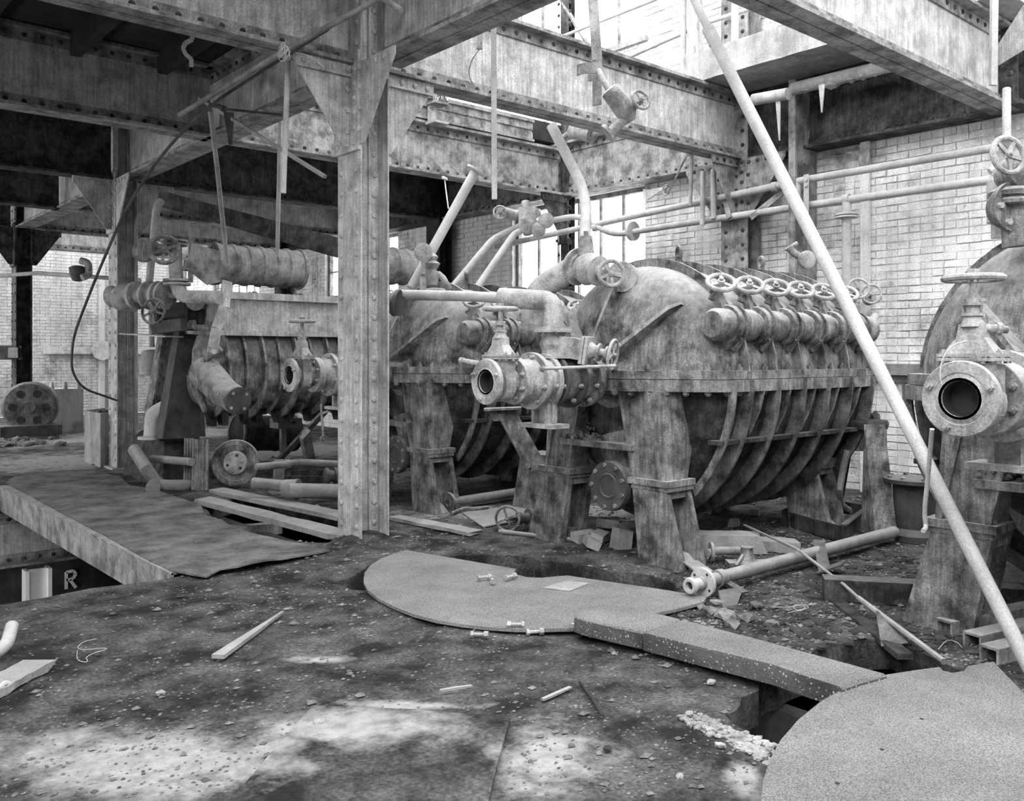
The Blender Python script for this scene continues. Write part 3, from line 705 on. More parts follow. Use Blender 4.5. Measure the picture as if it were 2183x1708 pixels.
# ---- gate valve, local: pipe axis X, stem Z, origin on the pipe axis at the face of the first flange
def gate_valve(label, loc, ax=X, up=Z, s=1.0, mat='valve', group=None, bore=.075, wheel=.112, spokes=5, teeth=True, big=1.0):
    ax = VV(ax).normalized(); up = VV(up); up = (up - ax * up.dot(ax)).normalized(); sd = up.cross(ax); loc = VV(loc)
    def W(p): return loc + (ax * p[0] + sd * p[1] + up * p[2]) * s
    t = thing('gate_valve', label, 'valve', loc, group); m = M[mat]
    def put(nm, mb, par=t, mm=m, label=None): mb.tex(W) ; return part(nm, mb, mm, par, label)
    b = MB(); b.lathe((0, 0, 0), X, [(0.09, bore), (0.0, bore), (.0, bore + .012), (.01, bore + .022), (.03, .09), (.05, .088), (.16, .088)], 28, cap=False)
    b.lathe((0, 0, 0), X, [(.155, .088), (.24, .088)], 24)
    q = MB(); q.lathe((0, 0, 0), X, [(.01, bore - .002), (.088, bore - .004), (.09, .0001)], 24, cap=False); put('bore', q, t, M['black'], 'valve bore, its deep shade put in as black')  # shallow cup coloured black to give a deep bore's shade
    b.box((.135, 0, .035), (.085, .22, .21)); b.lathe((.092, 0, -.02), X, [(0, .06), (0, .12), (.086, .12), (.086, .06)], 24)
    put('body', b)
    for i, (x0, rr, th) in enumerate(((0.0, .158, .03), (.24, .165, .03))):
        f = MB(); f.lathe((x0, 0, 0), X, [(0, bore if i == 0 else .06), (0, bore + .018 if i == 0 else .07), (.004, bore + .024 if i == 0 else .075), (0.004, bore + .032 if i == 0 else .1), (0, bore + .034 if i == 0 else .101), (0, rr - .004), (.004, rr), (th, rr), (th, .08)], 36, cap=False); fl = put('flange', f)
        for k in range(8):
            q = MB(); w = 2 * math.pi * (k + .5) / 8; yy_, zz_ = .130 * math.cos(w), .130 * math.sin(w)
            if i == 0 and k % 3 == 1: q.nut((x0 + th, yy_, zz_), X, .016, .015)
            elif i == 0 and k % 3 == 0: q.nut((x0 - .001, yy_, zz_), -X, .016, .018, .012)
            elif i == 1: q.nut((x0, yy_, zz_), -X, .017, .018, .012)
            q.tex(W); part('bolt', q, m, fl)
    f = MB(); pts = [(.135 + .075 * math.cos(a) * (1.0), .15 * math.sin(a)) for a in [2 * math.pi * i / 20 for i in range(20)]]
    pts = [(.135 + max(-.062, min(.062, (x - .135) * 1.6)), max(-.14, min(.14, y * 1.05))) for x, y in pts]
    f.prism([(x, y, .155) for x, y in pts], (0, 0, .014)); f.prism([(x, y, .173) for x, y in pts], (0, 0, .014)); put('bonnet_flange', f)
    for x, y in ((.085, -.12), (.085, -.06), (.085, .02), (.085, .10), (.185, -.12), (.185, -.04), (.185, .06), (.185, .12), (.135, -.13), (.135, .13)):
        q = MB(); q.nut((x, y, .187), Z, .011, .011, .008); q.cyl((x, y, .15), (x, y, .19), .006, seg=6); q.nut((x, y, .155), -Z, .011, .009); q.tex(W); part('bolt', q, m, t)
    f = MB(); f.hexa([(.085, -.105, .187), (.185, -.105, .187), (.185, .105, .187), (.085, .105, .187), (.10, -.055, .255), (.17, -.055, .255), (.17, .055, .255), (.10, .055, .255)])
    f.hexa([(.098, -.056, .25), (.172, -.056, .25), (.172, .056, .25), (.098, .056, .25), (.102, -.05, .31), (.168, -.05, .31), (.165, .048, .31), (.105, .048, .31)])
    f.lathe((.135, 0, .30), Z, [(0, .052), (.03, .04), (.05, .036)], 20); put('bonnet', f)
    f = MB(); f.lathe((.135, 0, .345), Z, [(0, .045), (.012, .045), (.012, .028), (.045, .028), (.045, .042), (.057, .042), (.057, .03), (.075, .026)], 18)
    for yy_ in (-.04, .04): f.cyl((.135, yy_, .335), (.135, yy_, .42), .007, seg=8); f.nut((.135, yy_, .405), Z, .012, .012)
    put('gland', f)
    f = MB(); f.cyl((.135, 0, .40), (.135, 0, .53), .017, seg=12); put('stem', f)
    f = wheel_mb((.135, 0, .505), (0, 0, 1), wheel, .0145, spokes, .2, 40); f.nut((.135, 0, .52), Z, .026, .024)
    put('handwheel', f)
    return t
def inlet_pipe(label, u, v, z, u1, group):
    """flanged barrel from the gate valve to the neck of the press"""
    t = thing('inlet_pipe', label, 'pipe', (u, v, z), group); o = VV((u, v, z)); m = M['valve']; L = u1 - u
    b = MB(); b.lathe(o, X, [(0, .10), (.05, .12), (.10, .155), (.16, .165), (L - .42, .165)], 32); part('barrel', b, m, t)
    b = MB(); b.lathe(o + X * (L - .42), X, [(0, .15), (.42, .15)], 32); part('joint_pipe', b, M['cast'], t)
    for x, rr, th, mm in ((.0, .165, .03, 'valve'), (.135, .205, .035, 'valve'), (L - .44, .195, .035, 'valve'), (L - .37, .2, .03, 'cast_dark'), (L - .20, .205, .035, 'cast_dark'), (L - .035, .205, .033, 'cast')):
        f = MB(); f.lathe(o + X * x, X, [(0, .1), (0, rr - .004), (.004, rr), (th, rr), (th, .1)], 36); fl = part('flange', f, M[mm], t)
        if x > .1:
            for k in range(8):
                g = MB(); w = 2 * math.pi * (k + .3) / 8; g.nut(o + X * x + VV((0, (rr - .03) * math.cos(w), (rr - .03) * math.sin(w))), -X, .018, .02, .012)
                part('bolt', g, M['valve'], fl)
    b = MB(); x0 = .28
    for dy in (-.085, .055): b.bb((u + x0 - .05, v + dy, z - .31), (u + x0 + .05, v + dy + .03, z - .1))
    b.bb((u + x0 - .012, v - .1, z - .31), (u + x0 + .012, v + .1, z - .13)); b.bb((u + x0 - .09, v - .17, z - .34), (u + x0 + .09, v + .17, z - .31)); part('support_foot', b, m, t)
    return t
for v, lb in ((4.75, 'of the main press'), (7.65, 'seen left of the foreground column'), (1.58, 'large at the right edge')):
    u0 = 3.86 if v != 1.58 else 3.80
    gate_valve('open-ended gate valve with flat handwheel on the inlet ' + lb, (u0, v, ZC - .005), group='gate valves on the press inlets', wheel=.112)
    inlet_pipe('flanged inlet barrel between gate valve and press body, ' + lb, u0 + .27, v, ZC - .005, 4.83, 'flanged inlet barrels')
# ---- branch valve on top of the main inlet, its wheel pointing right
o = VV((4.50, 4.75, ZC + .155))
t = thing('branch_valve', 'valve lying on its side on top of the main inlet barrel, wheel to the right', 'valve', o)
b = MB(); b.lathe(o, Z, [(0, .15), (.02, .15), (.02, .09), (.06, .085), (.1, .10), (.15, .085), (.19, .085)], 24); b.lathe(o + Z * .19, Z, [(0, .14), (.02, .14), (.022, .13), (.04, .13), (.04, .08)], 24); part('body', b, M['valve'], t)
dr = VV((.42, -.90, -.16)).normalized()
b = MB(); b.bar(o + Z * .1 + dr * .06, o + Z * .1 + dr * .24, .13, .15, up=Z); b.bar(o + Z * .1 + dr * .24, o + Z * .1 + dr * .262, .18, .2, up=Z); b.bar(o + Z * .1 + dr * .268, o + Z * .1 + dr * .29, .18, .2, up=Z); part('bonnet', b, M['valve'], t)
b = MB(); b.lathe(o + Z * .1 + dr * .29, dr, [(0, .07), (.03, .05), (.06, .045), (.06, .065), (.075, .065), (.075, .03), (.12, .03), (.12, .055), (.135, .055), (.135, .012), (.20, .012)], 16); part('stem', b, M['valve'], t)
part('handwheel', wheel_mb(o + Z * .1 + dr * .46, dr, .105, .012, 5, .2, 30), M['valve'], t)
for k in range(8):
    g = MB(); w = k * .785 + .2; g.nut(o + Z * .19 + VV((.115 * math.cos(w), .115 * math.sin(w), 0)), -Z, .013, .013)
    part('bolt', g, M['valve'], t)
b = MB(); b.elbow([o + Z * .23, o + Z * .42, o + VV((-.15, .42, .46))], .075, 18, .18)
obj('vertical_elbow_pipe', b, M['valve'], 'upright elbow pipe rising from the side-lying valve of the main press', 'pipe')
# small cock and long rod across the inlet
b = MB(); b.cyl(D(1160, 786, 6.0), D(1312, 780, 6.2), .011, seg=8); obj('thin_rod', b, M['valve'], 'thin rod lying across the inlet barrel toward the press', 'rod')
b = MB(); a = D(982, 768, 6.5); c_ = D(1022, 775, 6.35); b.cyl(a, c_, .018, seg=10); b.nut(a, c_ - a, .025, .03); obj('pipe_nipple', b, M['valve'], 'short pipe stub sticking out left of the open gate valve', 'pipe')
# ---- overhead fitting before the bright window, wheel toward the viewer
t = thing('overhead_valve', 'elbow and globe valve silhouetted against the bright window above the main press', 'valve', D(1230, 600, 7.25))
b = MB(); b.elbow([D(1135, 700, 7.4), D(1140, 622, 7.35), D(1228, 568, 7.3)], .10, 18, .22); part('elbow', b, M['valve'], t)
ax = (D(1300, 583, 7.0) - D(1228, 568, 7.3)).normalized(); o = D(1228, 568, 7.3)
b = MB(); b.lathe(o, ax, [(0, .15), (.03, .155), (.03, .11), (.05, .1)], 26); part('flange', b, M['valve'], t)
b = MB(); b.lathe(o + ax * .05, ax, [(0, .08), (.03, .11), (.1, .135), (.18, .11), (.2, .12), (.22, .12), (.22, .05), (.32, .05)], 24); part('body', b, M['valve'], t)
b = MB(); b.cyl(o + ax * .12 + Z * .1, o + ax * .12 + Z * .26, .07, .05); b.cyl(o + ax * .12 + Z * .2, o + ax * .12 + Z * .3, .02); part('bonnet', b, M['valve'], t)
part('handwheel', wheel_mb(D(1303, 583, 6.75), (-.55, -.83, .05), .095, .016, 5, .25, 30), M['valve'], t)
b = MB(); b.cyl(D(1303, 583, 6.75), D(1330, 590, 7.0), .02); b.lathe(D(1325, 590, 6.95), (.8, .5, 0), [(0, .12), (.03, .12), (.03, .09), (.15, .12)], 20); part('stem', b, M['valve'], t)
# ---- cluster of small valves on the far end of the main press
for i, (px, py, rr, n) in enumerate(((1798, 618, .085, (-.3, -.5, .8)), (1830, 615, .09, (-.7, -.6, .2)), (1858, 627, .085, (-.8, -.5, .1)))):
    c_ = D(px, py, 8.1 + i * .1); lb = ('flat dark handwheel on the far end of the main press', 'upright small handwheel in the far valve cluster', 'rightmost small handwheel in the far valve cluster')[i]
    t = thing('small_valve', lb, 'valve', c_, 'small valves at the far end of the main press'); n = VV(n).normalized()
    part('handwheel', wheel_mb(c_, n, rr, .012, 4, .22, 24), M['cast_dark' if i == 0 else 'valve'], t)
    b = MB(); b.cyl(c_, c_ - n * .16, .014); b.lathe(c_ - n * .16, -n, [(0, .04), (.03, .04), (.03, .05), (.09, .055), (.12, .04), (.12, .06), (.14, .06)], 14); part('body', b, M['valve'], t)
# ================================================================== LEFT MACHINE GROUP
vax = 10.35
t = thing('opened_shell', 'swung-open ribbed lower half of a filter press under the riveted trough', 'machine part', (4.1, vax, .85)); c = M['cast_low']
def sh(u, an, r=1.0, e=0):      # leaning half shell: round below, tapering to the hinge above
    a = math.radians(an); w = .50 * r + e; h = (.46 if math.sin(a) < 0 else .62) * r + e
    return VV((u, vax + w * math.cos(a) * (1.0), 1.30 + h * math.sin(a)))
AN = [90 + i * 300 / 20 for i in range(21)]       # from the top round the near side and under
AN = [100 + i * 12 for i in range(22)]
mb = MB(); US = [(3.98, .02), (3.98, .45), (4.02, .7), (4.12, .88), (4.28, .97), (4.5, 1), (6.9, 1), (7.0, .8)]
vs = [sh(u, an, r) for u, r in US for an in AN]; n = len(AN); fs = [(j * n + i, j * n + i + 1, (j + 1) * n + i + 1, (j + 1) * n + i) for j in range(len(US) - 1) for i in range(n - 1)]
mb.add(vs, fs); part('shell', mb, M['cast'], t)
for k in range(13):
    u = 4.22 + k * .21; r0 = .93 if k == 0 else 1.0; mb = MB(); e = .10 if k % 2 == 0 else .06
    vs = []
    for an in AN[:19]:
        for du, ee in ((-.014, -.02), (-.014, e), (.014, e), (.014, -.02)): vs.append(sh(u + du, an, r0, ee))
    fs = [(i * 4 + j, i * 4 + (j + 1) % 4, i * 4 + 4 + (j + 1) % 4, i * 4 + 4 + j) for i in range(18) for j in range(4)] + [(3, 2, 1, 0), (72, 73, 74, 75)]
    mb.add(vs, fs); part('rib', mb, M['cast'], t)
for k in range(6):                                # paired lugs at the bottom
    for dx in (0, .14):
        mb = MB(); x = 4.2 + k * .42 + dx; mb.hexa([(x - .03, vax - .14, .68), (x + .03, vax - .14, .68), (x + .03, vax + .0, .68), (x - .03, vax + .0, .68), (x - .05, vax - .14, .86), (x + .05, vax - .14, .86), (x + .05, vax + .05, .86), (x - .05, vax + .05, .86)]); part('lug', mb, c, t)
for k in range(7):                                # hinge bolts under the trough
    mb = MB(); x = 4.46 + k * .335; mb.lathe((x, vax - .28, 1.68), Z, [(0, .045), (.05, .05), (.08, .035)], 8); mb.hexa([(x - .04, vax - .36, 1.44), (x + .04, vax - .36, 1.44), (x + .04, vax - .2, 1.44), (x - .04, vax - .2, 1.44), (x - .03, vax - .32, 1.68), (x + .03, vax - .32, 1.68), (x + .03, vax - .24, 1.68), (x - .03, vax - .24, 1.68)]); part('hinge_bolt', mb, M['cast'], t)
mb = MB(); a, b_, e_ = D(436, 792, 10.25), D(478, 838, 9.85), D(503, 853, 9.62)
mb.tube([a, a.lerp(b_, .5), b_], .19, 20, r2=.165); mb.tube([b_, e_], .165, 20, r2=.15); ax = (e_ - b_).normalized(); ax = (ax + VV((.1, -.5, 0))).normalized()
mb.lathe(e_ - ax * .03, ax, [(0, .15), (.02, .15), (.06, .145)], 26); br = part('branch_pipe', mb, M['cast'], t)
mb = MB(); mb.lathe(e_ + ax * .03, ax, [(0, .15), (.03, .15), (.035, .12), (.03, .0001)], 26); part('blind_cap', mb, M['cast_dark'], br)
_, fa, fb = frame(ax)
for k in range(4):
    w = .7 + k * 1.57; mb = MB(); mb.nut(e_ + ax * .06 + (fa * math.cos(w) + fb * math.sin(w)) * .11, ax, .018, .014); part('bolt', mb, M['valve'], br)
mb = MB(); mb.tube([D(470, 742, 10.1), D(440, 762, 10.1), D(421, 800, 10.15), D(428, 850, 10.2), D(440, 876, 10.25)], .045, 8, 2); part('end_rim', mb, M['cast'], t)
# trough resting above
t = thing('steel_trough', 'long plate trough with a rolled rim above the opened shell, left of the column', 'trough', (4.15, 9.9, 1.76))
mb = MB(); mb.bb((4.16, 9.86, 1.76), (7.2, 9.88, 2.20)); part('side_plate', mb, M['steel_light'], t)
mb = MB(); mb.bb((4.16, 10.9, 1.76), (7.2, 10.92, 2.20)); part('side_plate', mb, M['steel_light'], t)
mb = MB(); mb.bb((4.10, 9.86, 1.76), (4.16, 10.92, 2.20)); part('end_plate', mb, M['steel'], t)
mb = MB(); mb.bb((4.10, 9.82, 1.74), (7.2, 9.89, 1.80)); part('bottom_rim', mb, M['steel_light'], t)
mb = MB(); mb.bb((4.12, 9.80, 2.16), (7.2, 9.90, 2.24)); part('top_rim', mb, M['steel_light'], t)
mb = MB(); mb.bb((4.16, 9.88, 1.77), (7.2, 10.9, 1.80)); part('bottom_plate', mb, M['steel'], t)
mb = MB()
for i in range(330): mb.rock((ru(4.2, 7.1), ru(9.95, 10.8), 2.19 + ru(-.02, .05)), ru(.02, .06))
mb.bb((4.17, 9.89, 2.05), (7.18, 10.89, 2.17)); part('scale_rubble', mb, M['rubble'], t, kind='stuff')
# two ribbed drums lying on it
def drum(label, px0, px1, py, r, v):
    k0 = Vp(px0, py, v); k1 = Vp(px1, py, v); o = VV((k0.x, v, k0.z)); L = k1.x - k0.x; prof = [(0, .0001), (0, r * .93)]; x = .0
    while x < L - .12:
        prof += [(x, r * .96), (x + .02, r * 1.04), (x + .05, r * 1.04), (x + .07, r * .97), (x + .13, r * .97)]; x += .17
    prof += [(L, r), (L, .0001)]
    t = thing('ribbed_drum', label, 'drum', o - Z * r); mb = MB(); mb.lathe(o, X, prof, 30); part('drum_body', mb, M['steel'], t)
    mb = MB(); mb.ring(o - X * .02, X, r * .85, r * 1.06, .04); part('rim', mb, M['steel'], t); mb = MB(); mb.ring(o + X * (L - .02), X, r * .85, r * 1.06, .04); part('rim', mb, M['steel'], t)
    return t, o, L
t, o, L = drum('corrugated drum lying over the trough left of the column, bright glare below it', 456, 636, 562, .235, 10.05)
mb = MB(); mb.plate([o + VV((-.3, -.1, .2)), o + VV((0, -.2, .12)), o + VV((.02, -.15, -.22)), o + VV((-.12, -.1, -.26)), o + VV((-.34, -.05, -.08))], (0, 1, 0), .02); part('torn_end', mb, M['steel'], t)
drum('corrugated drum just right of the foreground column beside the brightest glare', 808, 884, 565, .24, 10.0)
# bent hanger arm beside the drum
mb = MB(); P = [D(484, 600, 9.9), D(478, 655, 9.8), D(462, 700, 9.75), D(452, 752, 9.75)]
for a, b_ in zip(P, P[1:]): mb.bar(a, b_, .11, .03, up=(0, -1, 0))
mb.nut(D(450, 735, 9.7), (0, -1, 0), .03, .03); mb.nut(D(455, 750, 9.7), (0, -1, 0), .03, .03)
obj('bent_hanger', mb, M['steel_light'], 'flat bent hanger arm bolted at the end of the trough', 'bracket')
# dark gearbox left of the trough
t = thing('gear_box', 'dark cast housing on the tapered legs left of the trough', 'housing', U(432, 712, 3.95))
mb = MB(); a = D(396, 712, 10.75); mb.hexa([D(398, 706, 10.8), D(462, 709, 10.3), D(470, 709, 11.0), D(405, 706, 11.4), D(388, 640, 10.8), D(474, 632, 10.3), D(480, 632, 11.0), D(395, 640, 11.4)]); part('housing', mb, M['cast_dark'], t)
mb = MB(); mb.bar(D(392, 708, 10.7), D(462, 711, 10.2), .12, .04); part('foot_plate', mb, M['cast'], t)
mb = MB(); mb.bb(D(418, 692, 10.45), D(450, 665, 10.4) + VV((0, .08, 0))); part('inspection_plate', mb, M['cast_dark'], t)
mb = MB(); mb.lathe(D(415, 642, 10.3), (0, -1, 0), [(0, .11), (.03, .11), (.03, .0001)], 20); part('end_cover', mb, M['valve'], t)
# tapered legs and concrete base
def taper(name, label, top, bot, mat, wt, wb, dp=.2):
    mb = MB(); a, b_ = VV(top), VV(bot); mb.hexa([b_ + VV((-wb / 2, -dp * .6, 0)), b_ + VV((wb / 2, -dp * .6, 0)), b_ + VV((wb / 2, dp * .6, 0)), b_ + VV((-wb / 2, dp * .6, 0)), a + VV((-wt / 2, -dp * .4, 0)), a + VV((wt / 2, -dp * .4, 0)), a + VV((wt / 2, dp * .4, 0)), a + VV((-wt / 2, dp * .4, 0))])
    for s in (-1, 1): mb.bar(b_ + VV((s * (wb / 2 - .01), -dp * .6, 0)), a + VV((s * (wt / 2 - .01), -dp * .4, 0)), .025, .05, up=Y)
    return obj(name, mb, M[mat], label, 'stand')
taper('cast_stand', 'nearer tapered cast leg under the dark housing', D(396, 702, 10.7), D(383, 932, 10.5), 'cast_dark', .22, .50)
taper('cast_stand', 'farther tapered cast leg under the dark housing, partly hidden', D(360, 705, 11.1), D(346, 915, 10.9), 'cast', .2, .42)
mb = MB(); P0 = [G(262, 1012), G(345, 1042), G(452, 1032), G(430, 985), G(330, 965)]; cc = sum(P0, VV((0, 0, 0))) / 5
P1 = [cc + (p - cc) * .74 + Z * .50 for p in P0]; mb.add(P0 + P1, [(4, 3, 2, 1, 0), (5, 6, 7, 8, 9)] + [(i, (i + 1) % 5, (i + 1) % 5 + 5, i + 5) for i in range(5)])
bm = bmesh.new(); bv = [bm.verts.new(p) for p in mb.v]; [bm.faces.new([bv[i] for i in f]) for f in mb.f]; bmesh.ops.subdivide_edges(bm, edges=bm.edges[:], cuts=7, use_grid_fill=True)
bmesh.ops.recalc_face_normals(bm, faces=bm.faces[:])
for v in bm.verts: v.co += v.co.normalized() * .03 * noise.noise(v.co * 5) + Z * .03 * noise.noise(v.co * 9)
bm.verts.index_update(); mb = MB(); mb.add([v.co.copy() for v in bm.verts], [tuple(v.index for v in f.verts) for f in bm.faces]); bm.free()
obj('concrete_plinth', mb, M['dirt'], 'dirt-covered concrete plinth carrying the tapered legs beside the second column', 'plinth')
# concrete bin
t = thing('concrete_bin', 'open-topped pale concrete bin left of the second column', 'bin', G(222, 995))
A, B_, C_ = G(180, 984), G(214, 997), G(258, 985); E = A + C_ - B_
def quad(z, k=0):
    ce = (A + B_ + C_ + E) / 4; return [VV((*(p + (ce - p) * k).xy, z)) for p in (A, B_, C_, E)]
h = .73; mb = MB(); q0, q1, i1, i0 = quad(0), quad(h), quad(h, .14), quad(.1, .14)
mb.add(q0 + q1 + i1 + i0, [(0, 1, 2, 3)] + [(i, (i + 1) % 4, (i + 1) % 4 + 4, i + 4)[::-1] for i in range(4)] + [(i + 4, (i + 1) % 4 + 4, (i + 1) % 4 + 8, i + 8)[::-1] for i in range(4)] + [(i + 8, (i + 1) % 4 + 8, (i + 1) % 4 + 12, i + 12)[::-1] for i in range(4)] + [(12, 13, 14, 15)])
part('bin_wall', mb, M['concrete'], t, smooth=0)
mb = MB()
for i in range(14): mb.rock(VV((*((A + C_) / 2).xy, h - .03)) + VV((ru(-.1, .12), ru(-.12, .1), 0)), ru(.03, .07))
part('rubble_fill', mb, M['rubble'], t, kind='stuff')
# ---- valve group at the left end
t = thing('header_valve', 'left-most flanged valve body poking past the second column', 'valve', D(262, 655, 10.6))
a, b_ = D(236, 632, 10.7), D(300, 628, 10.5); ax = (b_ - a).normalized()
mb = MB(); mb.lathe(a, ax, [(0, .11), (.02, .13), (.10, .10), (.16, .12), (.22, .16), (.32, .12), (.36, .11)], 22); mb.lathe(D(268, 640, 10.6), (-.3, -.4, -.9), [(-.05, .12), (.07, .16), (.1, .1), (.1, .0001)], 20); part('body', mb, M['valve'], t)
mb = MB(); mb.lathe(a + ax * .36, ax, [(0, .15), (.03, .15)], 22); part('flange', mb, M['valve'], t)
t = thing('header_pipe', 'flanged pipe section between the left valve and the upright pipe', 'pipe', D(335, 660, 10.4))
a, b_ = D(292, 630, 10.45), D(352, 630, 10.25); ax = (b_ - a).normalized(); L = (b_ - a).length
mb = MB(); mb.lathe(a, ax, [(0, .09), (L, .11)], 20); part('barrel', mb, M['valve'], t)
for k in (0, .2, L * .8, L): mb = MB(); mb.lathe(a + ax * (k - .02), ax, [(0, .165), (.035, .165)], 22); part('flange', mb, M['valve'], t)
mb = MB(); mb.elbow([D(352, 630, 10.3), D(382, 630, 10.2), D(470, 632, 9.9)], .04, 10); part('rod_pipe', mb, M['pipe_dark'], t)
t = thing('pump_valve', 'dark valve with spoked wheel hanging below the flanged pipe', 'valve', D(355, 690, 10.2))
mb = MB(); mb.lathe(D(322, 662, 10.3), (.9, -.2, -.05), [(0, .06), (.05, .15), (.08, .15), (.12, .11), (.3, .12), (.34, .17), (.38, .17), (.42, .08), (.6, .06)], 22); mb.bar(D(330, 700, 10.3), D(392, 692, 10.2), .12, .14); part('body', mb, M['cast_dark'], t)
part('handwheel', wheel_mb(D(327, 664, 10.0), (-.8, -.6, .1), .14, .016, 5), M['cast'], t)
t = thing('upright_pipe', 'upright flanged pipe that elbows right along the trough', 'pipe', D(385, 640, 10.1))
mb = MB(); mb.elbow([D(372, 517, 10.2), D(378, 633, 10.1), D(468, 634, 9.7)], .075, 16, .2); part('pipe_run', mb, M['valve'], t)
for y, x in ((516, 371), (600, 377)):
    for dy in (0, 8): mb = MB(); q = D(x, y + dy, 10.15); mb.lathe(q, Z, [(0, .15), (.025, .15)], 22); part('flange', mb, M['valve'], t)
t = thing('globe_valve', 'valve with holed round wheel at the top of the upright pipe', 'valve', D(340, 545, 10.3))
part('handwheel', wheel_mb(D(350, 532, 9.9), (-.35, -.9, .1), .15, .025, 6, .3), M['cast'], t)
mb = MB(); mb.cyl(D(350, 532, 9.95), D(356, 534, 10.3), .05); mb.lathe(D(312, 535, 10.4), (-.6, -.6, .1), [(0, .07), (.04, .15), (.07, .13)], 20); mb.cyl(D(312, 535, 10.4), D(360, 534, 10.4), .06); part('body', mb, M['cast'], t)
mb = MB(); mb.tube([D(345, 428, 10.9), D(334, 440, 10.85), D(331, 470, 10.8), D(326, 520, 10.7), D(318, 600, 10.6), D(314, 640, 10.6)], .045, 10, 2); obj('drop_pipe', mb, M['pipe'], 'bent pipe dropping from the second column gusset to the left valves', 'pipe')
mb = MB(); mb.tube([D(322, 660, 11.5), D(324, 740, 11.5)], .035, 8); mb.lathe(D(325, 745, 11.5), -Z, [(0, .03), (.02, .13), (.32, .16), (.33, .05), (.45, .03)], 20); obj('pendant_canister', mb, M['concrete'], 'pale canister hanging on a rod behind the second column', 'lamp')
mb = MB(); mb.elbow([D(322, 932, 10.6), D(325, 882, 10.6), D(352, 868, 10.6)], .085, 14, .2); mb.lathe(D(322, 936, 10.6), Z, [(0, .15), (.03, .15)], 18); obj('elbow_pipe', mb, M['pipe'], 'pale elbow pipe on the plinth in front of the tapered legs', 'pipe')
mb = MB(); mb.bar(D(272, 712, 11.2), D(372, 718, 10.4), .22, .015); obj('shelf_plate', mb, M['steel_light'], 'thin plate shelf sticking out from the second column', 'shelf')
# ---- things on the floor left of the foreground column
t = thing('flywheel', 'big round flanged wheel propped up on the floor left of the column', 'wheel', G(502, 1046))
o = VV((*G(502, 1044).xy, .30)); ax = (VV((-o.x * .9, -o.y, 0)).normalized() + VV((-.3, .05, .12))).normalized()
mb = MB(); mb.lathe(o, ax, [(-.14, .19), (-.05, .2), (-.05, .262), (.0, .265), (.012, .255), (.012, .2), (-.005, .195), (-.03, .12), (-.03, .0001)], 44); part('rim', mb, M['cast'], t)
mb = MB(); mb.lathe(o + ax * .0, ax, [(-.03, .135), (.02, .13), (.028, .12), (.028, .0001)], 32); part('hub', mb, M['valve'], t)
_, fa, fb = frame(ax)
for k in range(6):
    w = k * math.pi / 3 + .3; q = o + ax * .028 + (fa * math.cos(w) + fb * math.sin(w)) * .085
    mb = MB()
    if k % 2: mb.nut(q, ax, .02, .02, .01)
    else: mb.lathe(q, ax, [(0, .017), (.001, .017)], 10)
    part('bolt' if k % 2 else 'bolt_hole', mb, M['valve' if k % 2 else 'black'], t)
for k in range(12):
    w = k * math.pi / 6; q = o + ax * .012 + (fa * math.cos(w) + fb * math.sin(w)) * .235; mb = MB(); mb.nut(q, ax, .010, .006); part('bolt', mb, M['cast'], t)
mb = MB(); mb.cyl(o - ax * .1, o - ax * .35, .15, .12); part('shaft', mb, M['cast_dark'], t)
for i, (x, w_, lb) in enumerate(((408, .09, 'narrow channel iron standing on end left of the big wheel'), (432, .16, 'wider ribbed channel iron standing on end beside the big wheel'))):
    b0 = G(x - 6, 1046 + i * 3); b1 = b0 + VV((.03, .05, .58)); mb = MB(); mb.bar(b0, b1, w_, .02, up=(-.5, -.8, 0)); sd = VV((.76, -.65, 0)) * (w_ / 2)
    for s in (-1, 1): mb.bar(b0 + sd * s, b1 + sd * s, .015, .07, up=(-.5, -.8, 0))
    for s in (-.4, .4): mb.bar(b0 + sd * s + VV((-.01, -.02, 0)), b1 + sd * s + VV((-.01, -.02, 0)), .015, .02, up=(-.5, -.8, 0))
    obj('channel_iron', mb, M['steel'], lb, 'beam', 'channel irons standing on end')
P = [G(332, 1035) + Z * .06, G(420, 1040) + Z * .06]; mb = MB(); mb.tube([D(286, 958, 10.2), D(312, 1000, 9.9), G(336, 1046) + Z * .07], .07, 12); obj('slanting_pipe', mb, M['pipe_dark'], 'short fat pipe leaning against the plinth', 'pipe')
mb = MB(); mb.tube([G(330, 1046) + Z * .07, G(370, 1050) + Z * .07, G(420, 1044) + Z * .06], .065, 12, 1); mb.tube([G(336, 1043) + Z * .07, G(326, 1052) + Z * .06], .08, 12); obj('floor_pipe', mb, M['pipe_dark'], 'pipe stub lying at the foot of the leaning pipe', 'pipe')
mb = MB(); mb.tube([D(325, 978, 10.2), D(408, 985, 9.8)], .045, 12); obj('cross_pipe', mb, M['pipe_dark'], 'horizontal pipe between the leaning pipe and the channel irons', 'pipe')
mb = MB(); mb.elbow([D(545, 996, 9.4), D(610, 990, 9.6), D(640, 986, 9.7), D(725, 990, 9.8)], .04, 12); mb.lathe(D(606, 991, 9.6), X, [(0, .055), (.06, .055)], 12); obj('long_floor_pipe', mb, M['pipe_dark'], 'long jointed pipe running right from the big wheel toward the column', 'pipe')
mb = MB(); a, b_ = D(540, 1030, 9.2), D(722, 1048, 9.0); mb.tube([a, a.lerp(b_, .35), D(612, 1042, 9.0)], .06, 12); mb.tube([D(618, 1046, 8.9), b_], .075, 14); mb.lathe(D(612, 1042, 9.0), (b_ - a), [(-.03, .09), (.06, .1), (.12, .11)], 14); obj('socket_pipe', mb, M['pipe_dark'], 'cast socket pipe lying before the planks left of the column', 'pipe')
